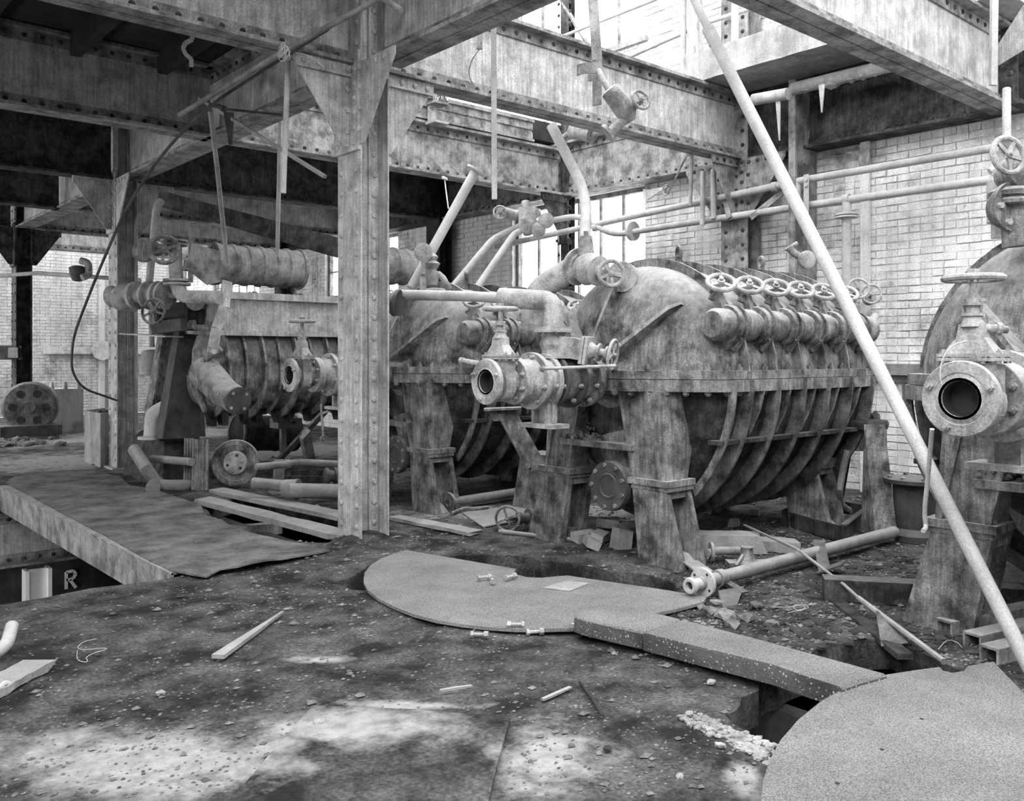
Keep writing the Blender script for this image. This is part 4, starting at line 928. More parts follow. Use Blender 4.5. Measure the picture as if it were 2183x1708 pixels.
mb = MB(); mb.bar(G(592, 1050), G(596, 1050) + Z * .36, .11, .05, up=(0, -1, 0)); mb.bar(G(575, 1052) + Z * .04, G(632, 1048) + Z * .04, .2, .08); obj('post_stub', mb, M['wood'], 'short upright post with a foot, behind the planks', 'post')
mb = MB(); mb.bar(G(668, 1022), D(650, 925, 9.6), .13, .05, up=(0, -1, 0)); obj('tilted_board', mb, M['steel'], 'tilted stub of steel beam left of the foreground column', 'beam')
mb = MB(); mb.bar(G(575, 1010) + Z * .05, D(690, 880, 10.2), .12, .03, up=(0, -1, .3)); obj('diagonal_brace', mb, M['steel'], 'flat diagonal brace rising to the right under the opened shell', 'brace')
mb = MB(); mb.tube([D(684, 862, 9.6), D(690, 940, 9.4)], .013, 8); mb.ring(D(690, 938, 9.42), (0, -1, 0), .03, .05, .02, 16); obj('eye_rod', mb, M['steel'], 'thin hanging rod with an eye at its lower end, left of the column', 'rod')
t = thing('steel_barrel', 'dark barrel lying under the opened shell', 'barrel', G(570, 966)); a = D(505, 922, 12.2); b_ = D(628, 925, 12.8); ax = (b_ - a).normalized()
mb = MB(); mb.lathe(a, ax, [(0, .0001), (0, .24), (.0, .255), (.02, .255), (.04, .245), (.28, .245), (.3, .255), (.32, .245), (.56, .245), (.58, .255), (.6, .245), ((b_ - a).length, .25), ((b_ - a).length, .0001)], 28); part('barrel_body', mb, M['steel_dark'], t)
mb = MB(); mb.ring(a - ax * .01, ax, .22, .262, .03); part('rim', mb, M['steel'], t)
t = thing('wooden_pallet', 'pale pallet boards on a post behind the barrel', 'pallet', G(620, 975)); mb = MB(); mb.bb(D(575, 912, 12), D(648, 892, 12) + VV((0, .05, 0))); part('board', mb, M['wood'], t); mb = MB(); mb.bar(D(603, 912, 12), D(603, 965, 12), .07, .07); part('leg', mb, M['wood'], t)
for x in (592, 626): mb = MB(); mb.bb(D(x - 6, 903, 11.95), D(x + 6, 899, 11.95) + VV((0, .02, 0))); part('hand_slot', mb, M['black'], t)
t = thing('box_frame', 'low rusted box frame with roller left of the foreground column', 'frame', G(670, 1030)); mb = MB(); mb.bar(G(605, 1030) + Z * .04, G(690, 1033) + Z * .05, .03, .09); mb.bar(G(620, 1018) + Z * .04, G(695, 1018) + Z * .05, .03, .09); part('frame_bar', mb, M['steel_dark'], t)
mb = MB(); q = D(706, 1015, 9.4); mb.lathe(q, (1, -.3, 0), [(-.08, .05), (-.06, .09), (-.03, .09), (-.03, .06), (.03, .06), (.03, .09), (.06, .09), (.08, .05)], 18); part('roller', mb, M['cast_dark'], t)
# planks over the hole
def plank(label, a, b, w, h, mat='wood', name='plank', cat='plank', group=None, roll=None):
    mb = MB(); n = 8; a, b = VV(a), VV(b); ax = (b - a).normalized(); sd = ax.cross(roll or Z).normalized(); up = sd.cross(ax); vs = []
    for i in range(n + 1):
        p = a.lerp(b, i / n)
        for s, t_ in ((-1, 0), (1, 0), (1, 1), (-1, 1)): vs.append(p + sd * (s * w / 2 * ru(.92, 1.04)) + up * (t_ * h + ru(-.004, .004)) + ax * (ru(-.03, .03) if i in (0, n) else 0))
    fs = [(i * 4 + j, i * 4 + (j + 1) % 4, i * 4 + 4 + (j + 1) % 4, i * 4 + 4 + j) for i in range(n) for j in range(4)] + [(3, 2, 1, 0), tuple(n * 4 + k for k in range(4))]
    mb.add(vs, fs); return obj(name, mb, M[mat], label, cat, group, 0)
plank('nearer weathered plank bridging the hole left of the foreground column', G(432, 1074) + Z * .01, G(722, 1150) + Z * .01, .19, .05, group='planks over the floor hole')
plank('farther weathered plank bridging the hole left of the foreground column', G(462, 1052) + Z * .01, G(740, 1110) + Z * .01, .20, .04, group='planks over the floor hole')
plank('narrow timber lying on the dirt right of the foreground column', G(838, 1108) + Z * .01, G(1015, 1143) + Z * .01, .16, .03, 'wood')
plank('old beam seen down in the plank hole', G(440, 1102) - Z * .2, G(600, 1092) - Z * .2, .12, .1, 'steel', 'beam_stub', 'beam')
# sheet mat over the walkway
P = [G(x, y) + Z * .02 for x, y in ((12, 1033), (120, 1092), (230, 1150), (330, 1207), (372, 1226), (402, 1233), (440, 1238), (470, 1226), (510, 1224), (600, 1208), (702, 1180), (640, 1164), (560, 1148), (505, 1132), (470, 1112), (440, 1104), (428, 1082), (395, 1070), (330, 1048), (280, 1040), (255, 1020), (190, 1005), (90, 1010), (30, 1020))]
P = [VV((max(p.x, 2.22) if i < 6 else p.x, p.y, p.z)) for i, p in enumerate(P)]
pl2 = [(p.x, p.y) for p in P]; pts = ragged(pl2, .1, .008); n0 = len(pts); ed = [(i, (i + 1) % n0) for i in range(n0)]
xs_ = [p[0] for p in pl2]; ys_ = [p[1] for p in pl2]; x = min(xs_)
while x < max(xs_):
    y = min(ys_)
    while y < max(ys_):
        q = (x + ru(-.02, .02), y + ru(-.02, .02))
        if inpoly(q, pl2): pts.append(q)
        y += .09
    x += .09
vs, _, fs = delaunay_2d_cdt([VV(p) for p in pts], ed, [], 0, 1e-5)[:3]
fs = [tuple(f) for f in fs if inpoly((sum(vs[i].x for i in f) / 3, sum(vs[i].y for i in f) / 3), pts[:n0])]
near = G(560, 1215)
def mz(p): return .022 + .01 * noise.noise(VV((p.x * 3, p.y * 3, 8))) + .05 * max(0, 1 - abs((VV((p.x, p.y, 0)) - near).length) / .9) ** 2
mb = MB(); tp = [(p.x, p.y, max(mz(p), gz(p.x, p.y) + .006)) for p in vs]; mb.add(tp, fs); mb.add([(p[0], p[1], p[2] - .012) for p in tp], [f[::-1] for f in fs])
m_ = len(tp); cnt = {}
for f in fs:
    for i in range(3): cnt.setdefault((min(f[i], f[(i + 1) % 3]), max(f[i], f[(i + 1) % 3])), []).append((f[i], f[(i + 1) % 3]))
for l in cnt.values():
    if len(l) == 1: a, b_ = l[0]; mb.f.append((b_, a, a + m_, b_ + m_))
M['mat'] = material('dusty_rubber_sheet', .06, .24, 3, .95, 0, 0, 0, 0, .3, .04, bump=.6, bscale=60, fine=.5)
obj('floor_sheet', mb, M['mat'], 'worn dusty sheet laid over the walkway beside the left pit', 'sheet', smooth=50)
# ---- far left background
t = thing('electric_motor', 'round-cased motor in the background at the left edge', 'motor', G(50, 935)); o = D(62, 868, 16.2); ax = VV((-.35, -.93, 0)).normalized()
mb = MB(); mb.lathe(o, ax, [(-.5, .3), (-.45, .45), (-.05, .46), (0, .42), (.02, .30), (.02, .12), (.08, .11), (.08, .0001)], 32); part('motor_case', mb, M['cast_rib'], t)
_, fa, fb = frame(ax)
for k in range(6):
    w = k * math.pi / 3; q = o + ax * .012 + (fa * math.cos(w) + fb * math.sin(w)) * .27; mb = MB(); mb.lathe(q, ax, [(0, .07), (.015, .07)], 12); part('vent_hole', mb, M['black'], t)
mb = MB(); mb.box(o + VV((0, .1, -.42)), (1.0, .6, .18)); part('motor_foot', mb, M['cast_dark'], t)
mb = MB(); mb.bb(G(22, 940) - VV((.1, 0, 0)), G(130, 935) + VV((0, .5, .26))); obj('motor_plinth', mb, M['brick_dark'], 'low brick plinth under the motor', 'plinth')
mb = MB(); a = G(100, 925); b_ = G(196, 925); mb.bb((a.x, a.y, 0), (b_.x, a.y + .9, .86)); 
for s in (.2, .5, .8): q = a.lerp(b_, s) + VV((0, .3, .86)); mb.cyl(q, q + Z * .14, .05, .03)
obj('concrete_block', mb, M['brick_far'], 'pale concrete block with stub fittings before the far brick wall', 'block')
mb = MB()
for i in range(40): mb.rock(G(ru(-10, 130), ru(925, 955)) + Z * .03, ru(.04, .12), (1.4, 1, .6))
obj('rubble_heap', mb, M['rubble'], 'loose rubble along the foot of the third column', 'rubble', kind='stuff', smooth=0)
t = thing('switch_box', 'small dark switch box on the third column at the left edge', 'switch', D(25, 765, 16.4)); mb = MB(); a = D(-10, 767, 16.4); b_ = D(46, 737, 16.4); mb.hexa([D(-10, 767, 16.4), D(46, 767, 16.4), D(46, 767, 16.6), D(-10, 767, 16.6), D(-10, 737, 16.4), D(46, 737, 16.4), D(46, 737, 16.6), D(-10, 737, 16.6)]); part('back_box', mb, M['cast_dark'], t)
mb = MB(); mb.hexa([D(17, 763, 16.3), D(38, 763, 16.3), D(38, 763, 16.4), D(17, 763, 16.4), D(17, 741, 16.3), D(38, 741, 16.3), D(38, 741, 16.4), D(17, 741, 16.4)]); part('cover', mb, M['concrete'], t)
# white strips and octagon plate on the far wall
def fp(px, py, off=.06): return Vp(px, py, 24.8 - off)
mb = MB(); a = fp(217, 885); b_ = fp(217, 590); mb.bb((a.x - .07, 24.72, .05), (a.x + .07, 24.78, 4.0)); obj('wall_strap', mb, M['brick_far'], 'upright whitewashed strap on the far brick wall', 'strap')
mb = MB(); a = fp(92, 747); b_ = fp(300, 747); mb.bb((a.x, 24.70, a.z - .09), (b_.x + 3, 24.75, a.z + .09)); obj('wall_strap', mb, M['brick_far'], 'level whitewashed strap on the far brick wall', 'strap')
mb = MB(); o = fp(218, 747, .12); mb.lathe(o, -Y, [(0, .27), (.03, .27), (.03, .0001)], 8); obj('tie_plate', mb, M['brick_far'], 'octagonal tie plate where the far wall straps cross', 'plate')
t = thing('wall_lamp', 'dark lamp housing with bent pale outlet under the far girder', 'lamp', D(165, 600, 15)); mb = MB(); mb.lathe(D(166, 590, 15), Z, [(-.08, .04), (-.06, .09), (.05, .13), (.15, .14), (.18, .08)], 18); part('housing', mb, M['cast_dark'], t)
mb = MB(); mb.elbow([D(172, 556, 15), D(188, 560, 15), D(190, 586, 15), D(175, 592, 14.9)], .06, 12, .12); part('bent_outlet', mb, M['white'], t)
mb = MB(); mb.tube([D(-20, 590, 15.5), D(80, 582, 15.5), D(165, 588, 15.3), D(300, 598, 15.3)], .035, 8); obj('far_pipe', mb, M['pipe'], 'thin pale pipe crossing below the far girders at the left', 'pipe')
# ================================================================== RIGHT WALL PIPES AND OVERHEAD THINGS
def W(px, py, u=8.95): return U(px, py, u)
def pipe(label, pts, r, mat='pipe', name='pipe', cat='pipe', bend=.12, seg=12, group=None, extra=None, smooth=35):
    mb = MB(); mb.elbow(pts, r, seg, bend) if len(pts) > 2 else mb.tube(pts, r, seg)
    if extra: extra(mb)
    return obj(name, mb, M[mat], label, cat, group, smooth)
def fl(mb, c, ax, r, t=.02, gap=0):
    ax = VV(ax).normalized(); mb.lathe(VV(c) - ax * t / 2, ax, [(0, r), (t, r)], 20)
def ex(mb):
    for px, py in ((1652, 398), (1504, 429), (1270, 485)): fl(mb, W(px, py), Y, .055, .07)
pipe('upper of the two long level pipes along the right brick wall', [W(2125, 314), W(1719, 383), W(1420, 446), W(1058, 526)], .042, extra=ex)
def ex(mb):
    for px, py in ((1700, 441), (1805, 425), (1498, 470)): fl(mb, W(px, py), Y, .055, .07)
    fl(mb, W(1349, 493), Y, .13, .04)
pipe('lower of the two long level pipes, bending up at its left end before the window', [W(2112, 383), W(1722, 438), W(1430, 481), W(1302, 503), W(1240, 458), W(1165, 472)], .042, extra=ex, bend=.35)
def ex(mb): fl(mb, W(1805, 457), Z, .12, .022); fl(mb, W(1805, 463), Z, .12, .018)
pipe('upright pipe with a flange dropping from the lower level pipe', [W(1805, 430), W(1805, 700)], .05, extra=ex)
pipe('short upright joining the two level pipes', [W(1700, 388), W(1700, 440)], .04)
mb = MB(); mb.bar(W(1719, 372, 8.86), W(1719, 490, 8.86), .06, .012, up=X); mb.nut(W(1719, 395, 8.85), -X, .02, .015); mb.nut(W(1719, 383, 8.85), -X, .02, .015); obj('hanger_strap', mb, M['pipe'], 'flat hanger strap holding both level pipes', 'strap')
pipe('thin upright rod left of the wall column over the level pipes', [W(1475, 322, 8.8), W(1472, 438, 8.85)], .022)
pipe('thin upright pipe right of the thin rod, hooked under the lower level pipe', [W(1499, 365, 8.85), W(1497, 480, 8.85)], .03)
pipe('third short upright pipe left of the wall column', [W(1521, 361, 8.85), W(1521, 466, 8.9)], .035)
mb = MB(); mb.bar(W(1466, 328, 8.75), W(1424, 412, 8.6), .05, .02); mb.bar(W(1462, 330, 8.75), W(1505, 322, 8.8), .03, .03); obj('bent_bracket', mb, M['steel'], 'bent flat bracket hanging below the long girder near the wall column', 'bracket')
mb = MB(); mb.plate([W(1385, 404, 9.1), W(1425, 397, 9.1), W(1382, 425, 9.1), W(1372, 425, 9.1), W(1372, 404, 9.1)], X, .02); obj('wall_bracket', mb, M['steel_light'], 'small triangular bracket at the upper right corner of the lower window', 'bracket')
mb = MB(); mb.torus(W(1420, 405, 9.05), X, .06, .012, 18, 6, .6, 5.2); obj('wall_hook', mb, M['steel'], 'small open ring hook on the wall right of the lower window', 'hook')
for px, lb in ((1580, 'left'), (1640, 'right')):
    mb = MB(); a = W(px + (40 if px > 1600 else -40), 400, 9.0); b_ = W(1600 if px > 1600 else 1555, 465, 8.9); mb.bar(a, b_, .07, .015, up=X); obj('column_brace', mb, M['steel'], 'thin slanting brace on the %s of the wall column behind the level pipes' % lb, 'brace')
# under the wall ledge
def ex(mb): mb.lathe(W(1608, 213, 8.5), (W(1650, 200, 8.5) - W(1608, 213, 8.5)), [(-.02, .07), (0, .075), (.22, .07)], 16)
mb = MB(); a, b_ = W(1606, 213, 8.5), W(1680, 200, 8.5); mb.cyl(a, b_, .065); obj('wrapped_pipe', mb, M['concrete'], 'short lagged pipe under the wall ledge right of the wall column', 'pipe')
mb = MB(); a, b_ = W(1690, 190, 8.8), W(1960, 125, 8.8); mb.cyl(a, b_, .07)
for k in range(9):
    q = a.lerp(b_, ru(.05, .95)); mb.rock(q + VV((0, 0, -.03)), ru(.04, .08))
obj('lagged_pipe', mb, M['concrete'], 'ragged lagged pipe in the dark under the wall ledge', 'pipe')
for px, y0, y1, lb in ((1658, 195, 300, 'long pointed strip of torn lagging hanging left of the dark post'), (1752, 180, 240, 'short rag of torn lagging hanging right of the dark post')):
    mb = MB(); a, b_ = W(px, y0, 8.5), W(px + (4 if px < 1700 else 0), y1, 8.5); mb.bar(a, b_, .07, .012, up=X, w2=.012); obj('torn_lagging', mb, M['concrete'], lb, 'lagging', 'torn lagging strips')
# upper storey: pipes, railing and post
def ex(mb): fl(mb, U(1567, 130, 8.5), Z, .11, .03); fl(mb, U(1567, 118, 8.5), Z, .06, .06)
pipe('upright pipe standing in a flange on the wall ledge', [U(1567, 140, 8.5), U(1567, -60, 8.5)], .042, extra=ex)
def ex(mb): fl(mb, U(1456, 170, 8.7), Z, .09, .03)
pipe('upright pipe left of the pale post on the upper storey', [U(1456, 188, 8.7), U(1458, -60, 8.7)], .035, extra=ex)
def ex(mb): fl(mb, U(1526, 128, 8.6), Z, .1, .02); fl(mb, U(1526, 136, 8.6), Z, .1, .02)
pipe('short flanged stub on the upper storey ledge', [U(1526, 152, 8.6), U(1526, 126, 8.6)], .035, extra=ex)
pipe('thin handrail pipe climbing to the right on the upper storey', [U(1190, 190, 8.75), U(1420, 86, 8.75), U(1515, 46, 8.75), U(1670, -4, 8.75)], .026, bend=.02)
pipe('second thin rail before the bright upper window', [U(1180, 85, 9.0), U(1390, 2, 9.0), U(1440, -20, 9.0)], .022)
mb = MB(); a = U(1484, 198, 8.7); mb.bb((a.x - .03, a.y - .11, 4.66), (a.x, a.y + .11, 6.2)); mb.bb((a.x - .12, a.y - .11, 4.66), (a.x - .03, a.y - .09, 6.2)); obj('upper_post', mb, M['steel_light'], 'broad pale post standing on the upper storey beside the girder end', 'post')
mb = MB(); mb.plate([a + VV((0, .12, 0)), a + VV((0, .30, 0)), a + VV((0, .12, .6))], X, .02); obj('post_gusset', mb, M['steel_light'], 'thin upright triangular fin left of the broad pale upper post', 'bracket')
mb = MB(); mb.bar(U(1185, -20, 9.3), U(1266, 118, 9.1), .06, .03); obj('window_brace', mb, M['steel'], 'slanting bar across the bright upper window', 'brace')
# ---- overhead, centre
mb = MB(); mb.bar(D(1262, -30, 7.6), D(1273, 128, 7.6), .085, .012, up=(.6, .8, 0)); mb.bar(D(1273, 128, 7.6), D(1273, 224, 7.55), .08, .012, up=(.9, .4, 0)); 
c_ = D(1256, 155, 7.6); mb.lathe(c_ - Z * .04, Z, [(0, .105), (.09, .105), (.09, .115), (0, .115), (0, .105)], 20, 1.2, 5.6); obj('pipe_hanger', mb, M['steel'], 'flat strap hanger with an open clamp ring before the upper window', 'hanger')
t = thing('hanging_valve', 'broken valve dangling by its pipe from the strap hanger before the long girder', 'valve', D(1320, 230, 7.4))
a, b_ = D(1300, 190, 7.4), D(1348, 258, 7.4); ax = (b_ - a).normalized(); mb = MB(); mb.lathe(a, ax, [(0, .0001), (0, .06), (.015, .085), (.24, .085), (.28, .07), (.32, .04)], 20); mb.tube([D(1276, 150, 7.5), D(1290, 180, 7.4), D(1303, 200, 7.4)], .025, 10, 1); part('body', mb, M['valve'], t)
mb = MB(); mb.cyl(D(1338, 240, 7.4), D(1362, 216, 7.35), .035); mb.cyl(D(1338, 250, 7.4), D(1300, 282, 7.4), .04); part('branches', mb, M['valve'], t)
part('handwheel', wheel_mb(D(1366, 213, 7.33), D(1366, 213, 7.33) - D(1338, 240, 7.5), .08, .013, 4, .3), M['valve'], t)
mb = MB(); ax = D(1296, 285, 7.4) - D(1338, 250, 7.4); mb.lathe(D(1296, 285, 7.4), ax, [(-.02, .085), (.01, .085), (.01, .04)], 20); part('flange', mb, M['valve'], t)
mb = MB(); a, b_ = D(1221, 279, 9.9), D(1263, 287, 9.7); mb.cyl(a, b_, .09); mb.cyl(a, D(1196, 296, 10.1), .03); mb.cyl(b_, D(1290, 281, 9.6), .03); obj('lagged_joint', mb, M['white'], 'pale lagged pipe joint under the long girder', 'pipe')
pipe('thick bent pipe dropping across the bright window to the main press', [D(1176, 268, 9.4), D(1205, 325, 9.3), D(1240, 395, 9.2), D(1250, 440, 9.1), D(1244, 575, 8.6)], .055, bend=.35, seg=16)
def ex(mb):
    a, b_ = D(1016, 362, 9.6), D(1005, 380, 9.6); mb.lathe(a, b_ - a, [(0, .11), (.02, .11), (.03, .06)], 18)
pipe('pale slanting pipe with a flanged head rising above the second press', [D(1012, 368, 9.6), D(876, 615, 9.2)], .052, extra=ex, mat='pole')
pipe('upper of two lit slanting pipes left of the bright window', [D(965, 612, 9.8), D(1050, 510, 10.2), D(1085, 493, 10.3), D(1115, 478, 10.4)], .038, bend=.15)
pipe('lower of two lit slanting pipes left of the bright window', [D(1005, 630, 9.6), D(1095, 500, 10.2), D(1150, 470, 10.3)], .038, bend=.05)
t = thing('manifold_valves', 'cluster of small valves at the head of the slanting pipes under the window girder', 'valve', D(1120, 490, 10.3))
part('handwheel', wheel_mb(D(1066, 453, 10.1), (-.6, -.8, 0), .072, .012, 5, .25, 22), M['valve'], t)
mb = MB(); mb.cyl(D(1068, 453, 10.15), D(1100, 460, 10.4), .07, .06); mb.cyl(D(1100, 458, 10.4), D(1150, 455, 10.5), .055); mb.cyl(D(1120, 430, 10.5), D(1125, 500, 10.4), .05); mb.box(D(1128, 468, 10.4), (.22, .2, .26), .6); part('body', mb, M['valve'], t)
for px, py, rr in ((1126, 478, .11), (1148, 490, .085), (1165, 470, .09)): mb = MB(); q = D(px, py, 10.2); mb.lathe(q, (-.5, -.85, 0), [(-.03, rr), (0, rr), (.02, rr * .55), (.03, .0001)], 20); part('flange', mb, M['valve'], t)
# runway beam on the second girder with reflector lamp
girder('small rolled beam lying on top of the second girder, under the reflector lamp', (4.5, 9.42), (8.5, 9.42), 4.54, .30, .13, 'steel', rv=0)
t = thing('reflector_lamp', 'shiny bowl-shaped reflector lamp above the small rolled beam', 'lamp', D(940, 205, 11.5))
mb = MB(); mb.lathe(D(943, 178, 11.5), -Z, [(0, .05), (.02, .13), (.07, .18), (.10, .185), (.085, .17)], 26); part('reflector', mb, M['chrome'], t)
mb = MB(); mb.lathe(D(943, 186, 11.5), -Z, [(0, .05), (.08, .08), (.13, .06), (.18, .08)], 16); part('lamp_body', mb, M['chrome'], t)
mb = MB(); mb.cyl(D(928, 190, 11.4), D(928, 222, 11.4), .03); part('stem', mb, M['steel'], t)
mb = MB(); mb.bb(D(918, 262, 11.3), D(940, 220, 11.3) + VV((0, .15, 0))); mb.box(D(932, 222, 11.35), (.22, .2, .03)); mb.box(D(932, 263, 11.35), (.22, .2, .03)); part('bracket', mb, M['steel'], t)
# hanging rods
mb = MB(); mb.bar(D(1052, -30, 7.0), D(1054, 425, 7.0), .042, .03, up=(.6, .8, 0)); obj('hanging_bar', mb, M['pipe'], 'long straight bar hanging from above right of the foreground column', 'rod')
mb = MB(); mb.bar(D(1026, 25, 7.6), D(1022, 105, 7.6), .05, .02, up=(.6, .8, 0)); mb.bar(D(1030, 0, 7.6), D(1024, 30, 7.6), .07, .04, up=(.6, .8, 0)); mb.tube([D(1022, 105, 7.6), D(1004, 130, 7.6), D(998, 160, 7.6), D(1012, 185, 7.6)], .005, 6, 2); obj('cable_end', mb, M['steel'], 'short turnbuckle with loose wire left of the long hanging bar', 'rod')
pipe('straight pipe hanging from the wired conduit left of the foreground column', [D(614, 120, 7.1), D(604, 412, 7.1)], .022, 'pipe')
pipe('flat rod hanging down to the corrugated drum, right one', [D(598, 232, 9.0), D(591, 545, 9.9)], .022, 'pipe')
pipe('slanting rod hanging down to the left end of the corrugated drum', [D(448, 232, 8.6), D(462, 350, 9.0), D(484, 560, 9.9)], .025, 'wood')
mb = MB(); mb.bar(D(425, 210, 8.6), D(693, 377, 7.6), .035, .03, up=(0, 0, 1)); obj('wooden_lath', mb, M['wood'], 'thin wooden lath slanting down under the wide-bottomed girder', 'lath')
mb = MB(); mb.tube([D(445, 232, 8.6), D(450, 226, 8.5), D(478, 232, 8.4)], .03, 8); mb.bar(D(488, 240, 8.3), D(492, 308, 8.4), .09, .04, w2=.03); mb.bar(D(475, 232, 8.4), D(600, 245, 8.2), .025, .02); obj('rag_bundle', mb, M['cast_dark'], 'dark ragged bundle on the bracket under the wide-bottomed girder', 'rag')
pipe('long conduit running from the top of the foreground column down to the left girder', [D(856, 22, 6.2), D(812, -6, 6.3), D(600, 112, 6.8), D(383, 245, 7.6)], .021, 'pipe_dark', bend=.05)
pipe('drooping cable that hangs in a wide curve past the second column', [D(700, 62, 6.75), D(600, 125, 6.9), D(450, 222, 7.5), D(350, 320, 7.8), D(270, 440, 8.1), D(205, 590, 8.6), D(155, 720, 9.2), D(152, 790, 9.6), D(175, 828, 9.9), D(250, 854, 10.4)], .013, 'cast_dark', 'cable', 'cable', bend=.8, seg=8)
mb = MB()
for i in range(12):
    c_ = D(604 + ru(-9, 9), 112 + ru(-7, 7), 6.75); n = VV((ru(-.4, .4) + .7, ru(-.4, .4), ru(-.6, .3))); mb.torus(c_, n, ru(.035, .07), .0028, 18, 5)
mb.tube([D(630, 112, 6.8), D(660, 118, 6.8), D(692, 144, 6.8)], .003, 5, 2); obj('wire_tie', mb, M['rope'], 'tangle of wire tying the conduit to the girder end', 'wire')
t = thing('iron_hook', 'S-shaped iron hook clamped to the girder flange at the upper left', 'hook', D(405, 90, 7.1))
mb = MB(); mb.bb(D(396, 62, 7.05), D(418, 44, 7.05) + VV((0, .02, 0))); part('clamp', mb, M['pole'], t)
mb = MB(); P = [D(x, y, 7.05) for x, y in ((405, 58), (410, 72), (410, 84), (395, 92), (390, 103), (396, 116), (408, 126), (408, 142))]
for a, b_ in zip(P, P[1:]): mb.bar(a, b_, .03, .018, up=(.6, .8, 0))
part('hook_bar', mb, M['pole'], t)
mb = MB(); mb.bar(D(345, 424, 11.6), D(720, 528, 10.9), .16, .2, h2=.24); obj('slanting_chute', mb, M['steel_dark'], 'dark slanting beam running from the second column behind the drum', 'beam')
mb = MB(); mb.bar(D(408, 480, 13.5), D(406, 602, 13.5), .07, .02, up=(.5, .8, 0)); obj('drilled_strip', mb, M['steel_light'], 'pale drilled strip hanging behind the upright pipe', 'strip')
mb = MB(); mb.tube([D(948, 382, 10.6), D(950, 400, 10.6), D(956, 445, 10.5)], .008, 6, 1); mb.box(D(948, 380, 10.6), (.12, .03, .03), .6); obj('knotted_cord', mb, M['rope'], 'short frayed cord hanging below the second girder', 'cord')
for px, py, lb in ((912, 560, 'nearer'), (925, 600, 'farther')):
    pass
t = thing('pressure_gauge', 'small gauge and relief valve on a stub above the second press', 'gauge', D(903, 620, 9.0))
mb = MB(); mb.lathe(D(902, 538, 9.0), (-.5, -.85, 0), [(-.03, .09), (.02, .095), (.025, .08), (.02, .0001)], 22); part('gauge_dial', mb, M['valve'], t)
mb = MB(); mb.cyl(D(902, 550, 9.0), D(903, 585, 9.0), .02); mb.bb(D(896, 620, 9.0), D(911, 583, 9.0) + VV((.02, .06, 0))); part('stub_pipe', mb, M['valve'], t)
mb = MB(); mb.lathe(D(920, 575, 9.1), Z, [(-.16, .06), (-.08, .08), (0, .05), (.06, .09), (.09, .05), (.13, .07), (.17, .03)], 14); mb.tube([D(922, 585, 9.1), D(940, 585, 9.1), D(958, 618, 9.1)], .035, 10, 1); part('relief_valve', mb, M['valve'], t)
pipe('pipe lying along the top of the second press toward the window', [D(838, 628, 8.7), D(1010, 632, 8.5), D(1130, 640, 8.4)], .05)
mb = MB(); mb.cyl(D(828, 645, 8.6), D(850, 652, 8.45), .1, .1); mb.lathe(D(842, 645, 8.4), (.6, -.7, -.2), [(0, .13), (.03, .13)], 16); obj('pipe_flange', mb, M['cast_dark'], 'dark bolted flange peeping out right of the foreground column', 'flange')
# top right valve over the nearest press
t = thing('angle_valve', 'valve with five-spoked round wheel at the upper right corner over the nearest press', 'valve', D(2160, 500, 4.8))
part('handwheel', wheel_mb(D(2149, 331, 4.55), (-.45, -.88, .12), .093, .014, 5, .18, 32), M['valve'], t)
mb = MB(); mb.lathe(D(2165, 370, 4.8), (-.45, -.88, .12), [(-.08, .07), (.0, .09), (.06, .10), (.1, .03), (.22, .025)], 20); mb.lathe(D(2158, 402, 4.8), -Z, [(0, .09), (.02, .12), (.045, .12), (.05, .09), (.07, .12), (.09, .12), (.1, .07)], 24); part('body', mb, M['cast'], t)
mb = MB(); mb.lathe(D(2165, 440, 4.75), (-.45, -.88, 0), [(-.1, .1), (-.03, .135), (0, .135), (.0, .06), (-.02, .0001)], 28); mb.cyl(D(2165, 440, 4.8), D(2172, 525, 4.8), .08); fb_ = part('side_flange', mb, M['cast'], t)
_, fa, fb = frame(VV((-.45, -.88, 0)))
for k in range(6): w = k * math.pi / 3; mb = MB(); mb.nut(D(2165, 440, 4.75) + (fa * math.cos(w) + fb * math.sin(w)) * .10, (-.45, -.88, 0), .018, .02); part('bolt', mb, M['valve'], t)
pipe('thin pipe rising from the upper right valve to the girder', [D(2146, 300, 4.9), D(2146, 190, 5.0)], .022)
mb = MB(); mb.cyl(D(2122, 475, 5.0), D(2122, 385, 5.0), .045); mb.cyl(D(2125, 475, 5.0), D(2125, 508, 5.0), .03); mb.tube([D(2120, 360, 5.0), D(2110, 366, 5.0)], .02, 8); obj('steam_trap', mb, M['pipe'], 'narrow upright canister left of the upper right valve', 'canister')
mb = MB(); mb.bar(D(2120, -40, 6.2), D(2117, 182, 6.2), .045, .03, up=(.6, .8, 0)); obj('hanging_bar', mb, M['pipe'], 'pale bar hanging before the near girder at the upper right', 'rod')
mb = MB(); mb.plate([D(2183, 10, 7.6), D(2260, 10, 7.2), D(2260, 60, 7.2), D(2128, 140, 8.0), D(2128, 95, 8.0)], (-.6, -.8, 0), .02); obj('large_gusset', mb, M['steel_light'], 'large curved gusset plate at the upper right edge', 'bracket')
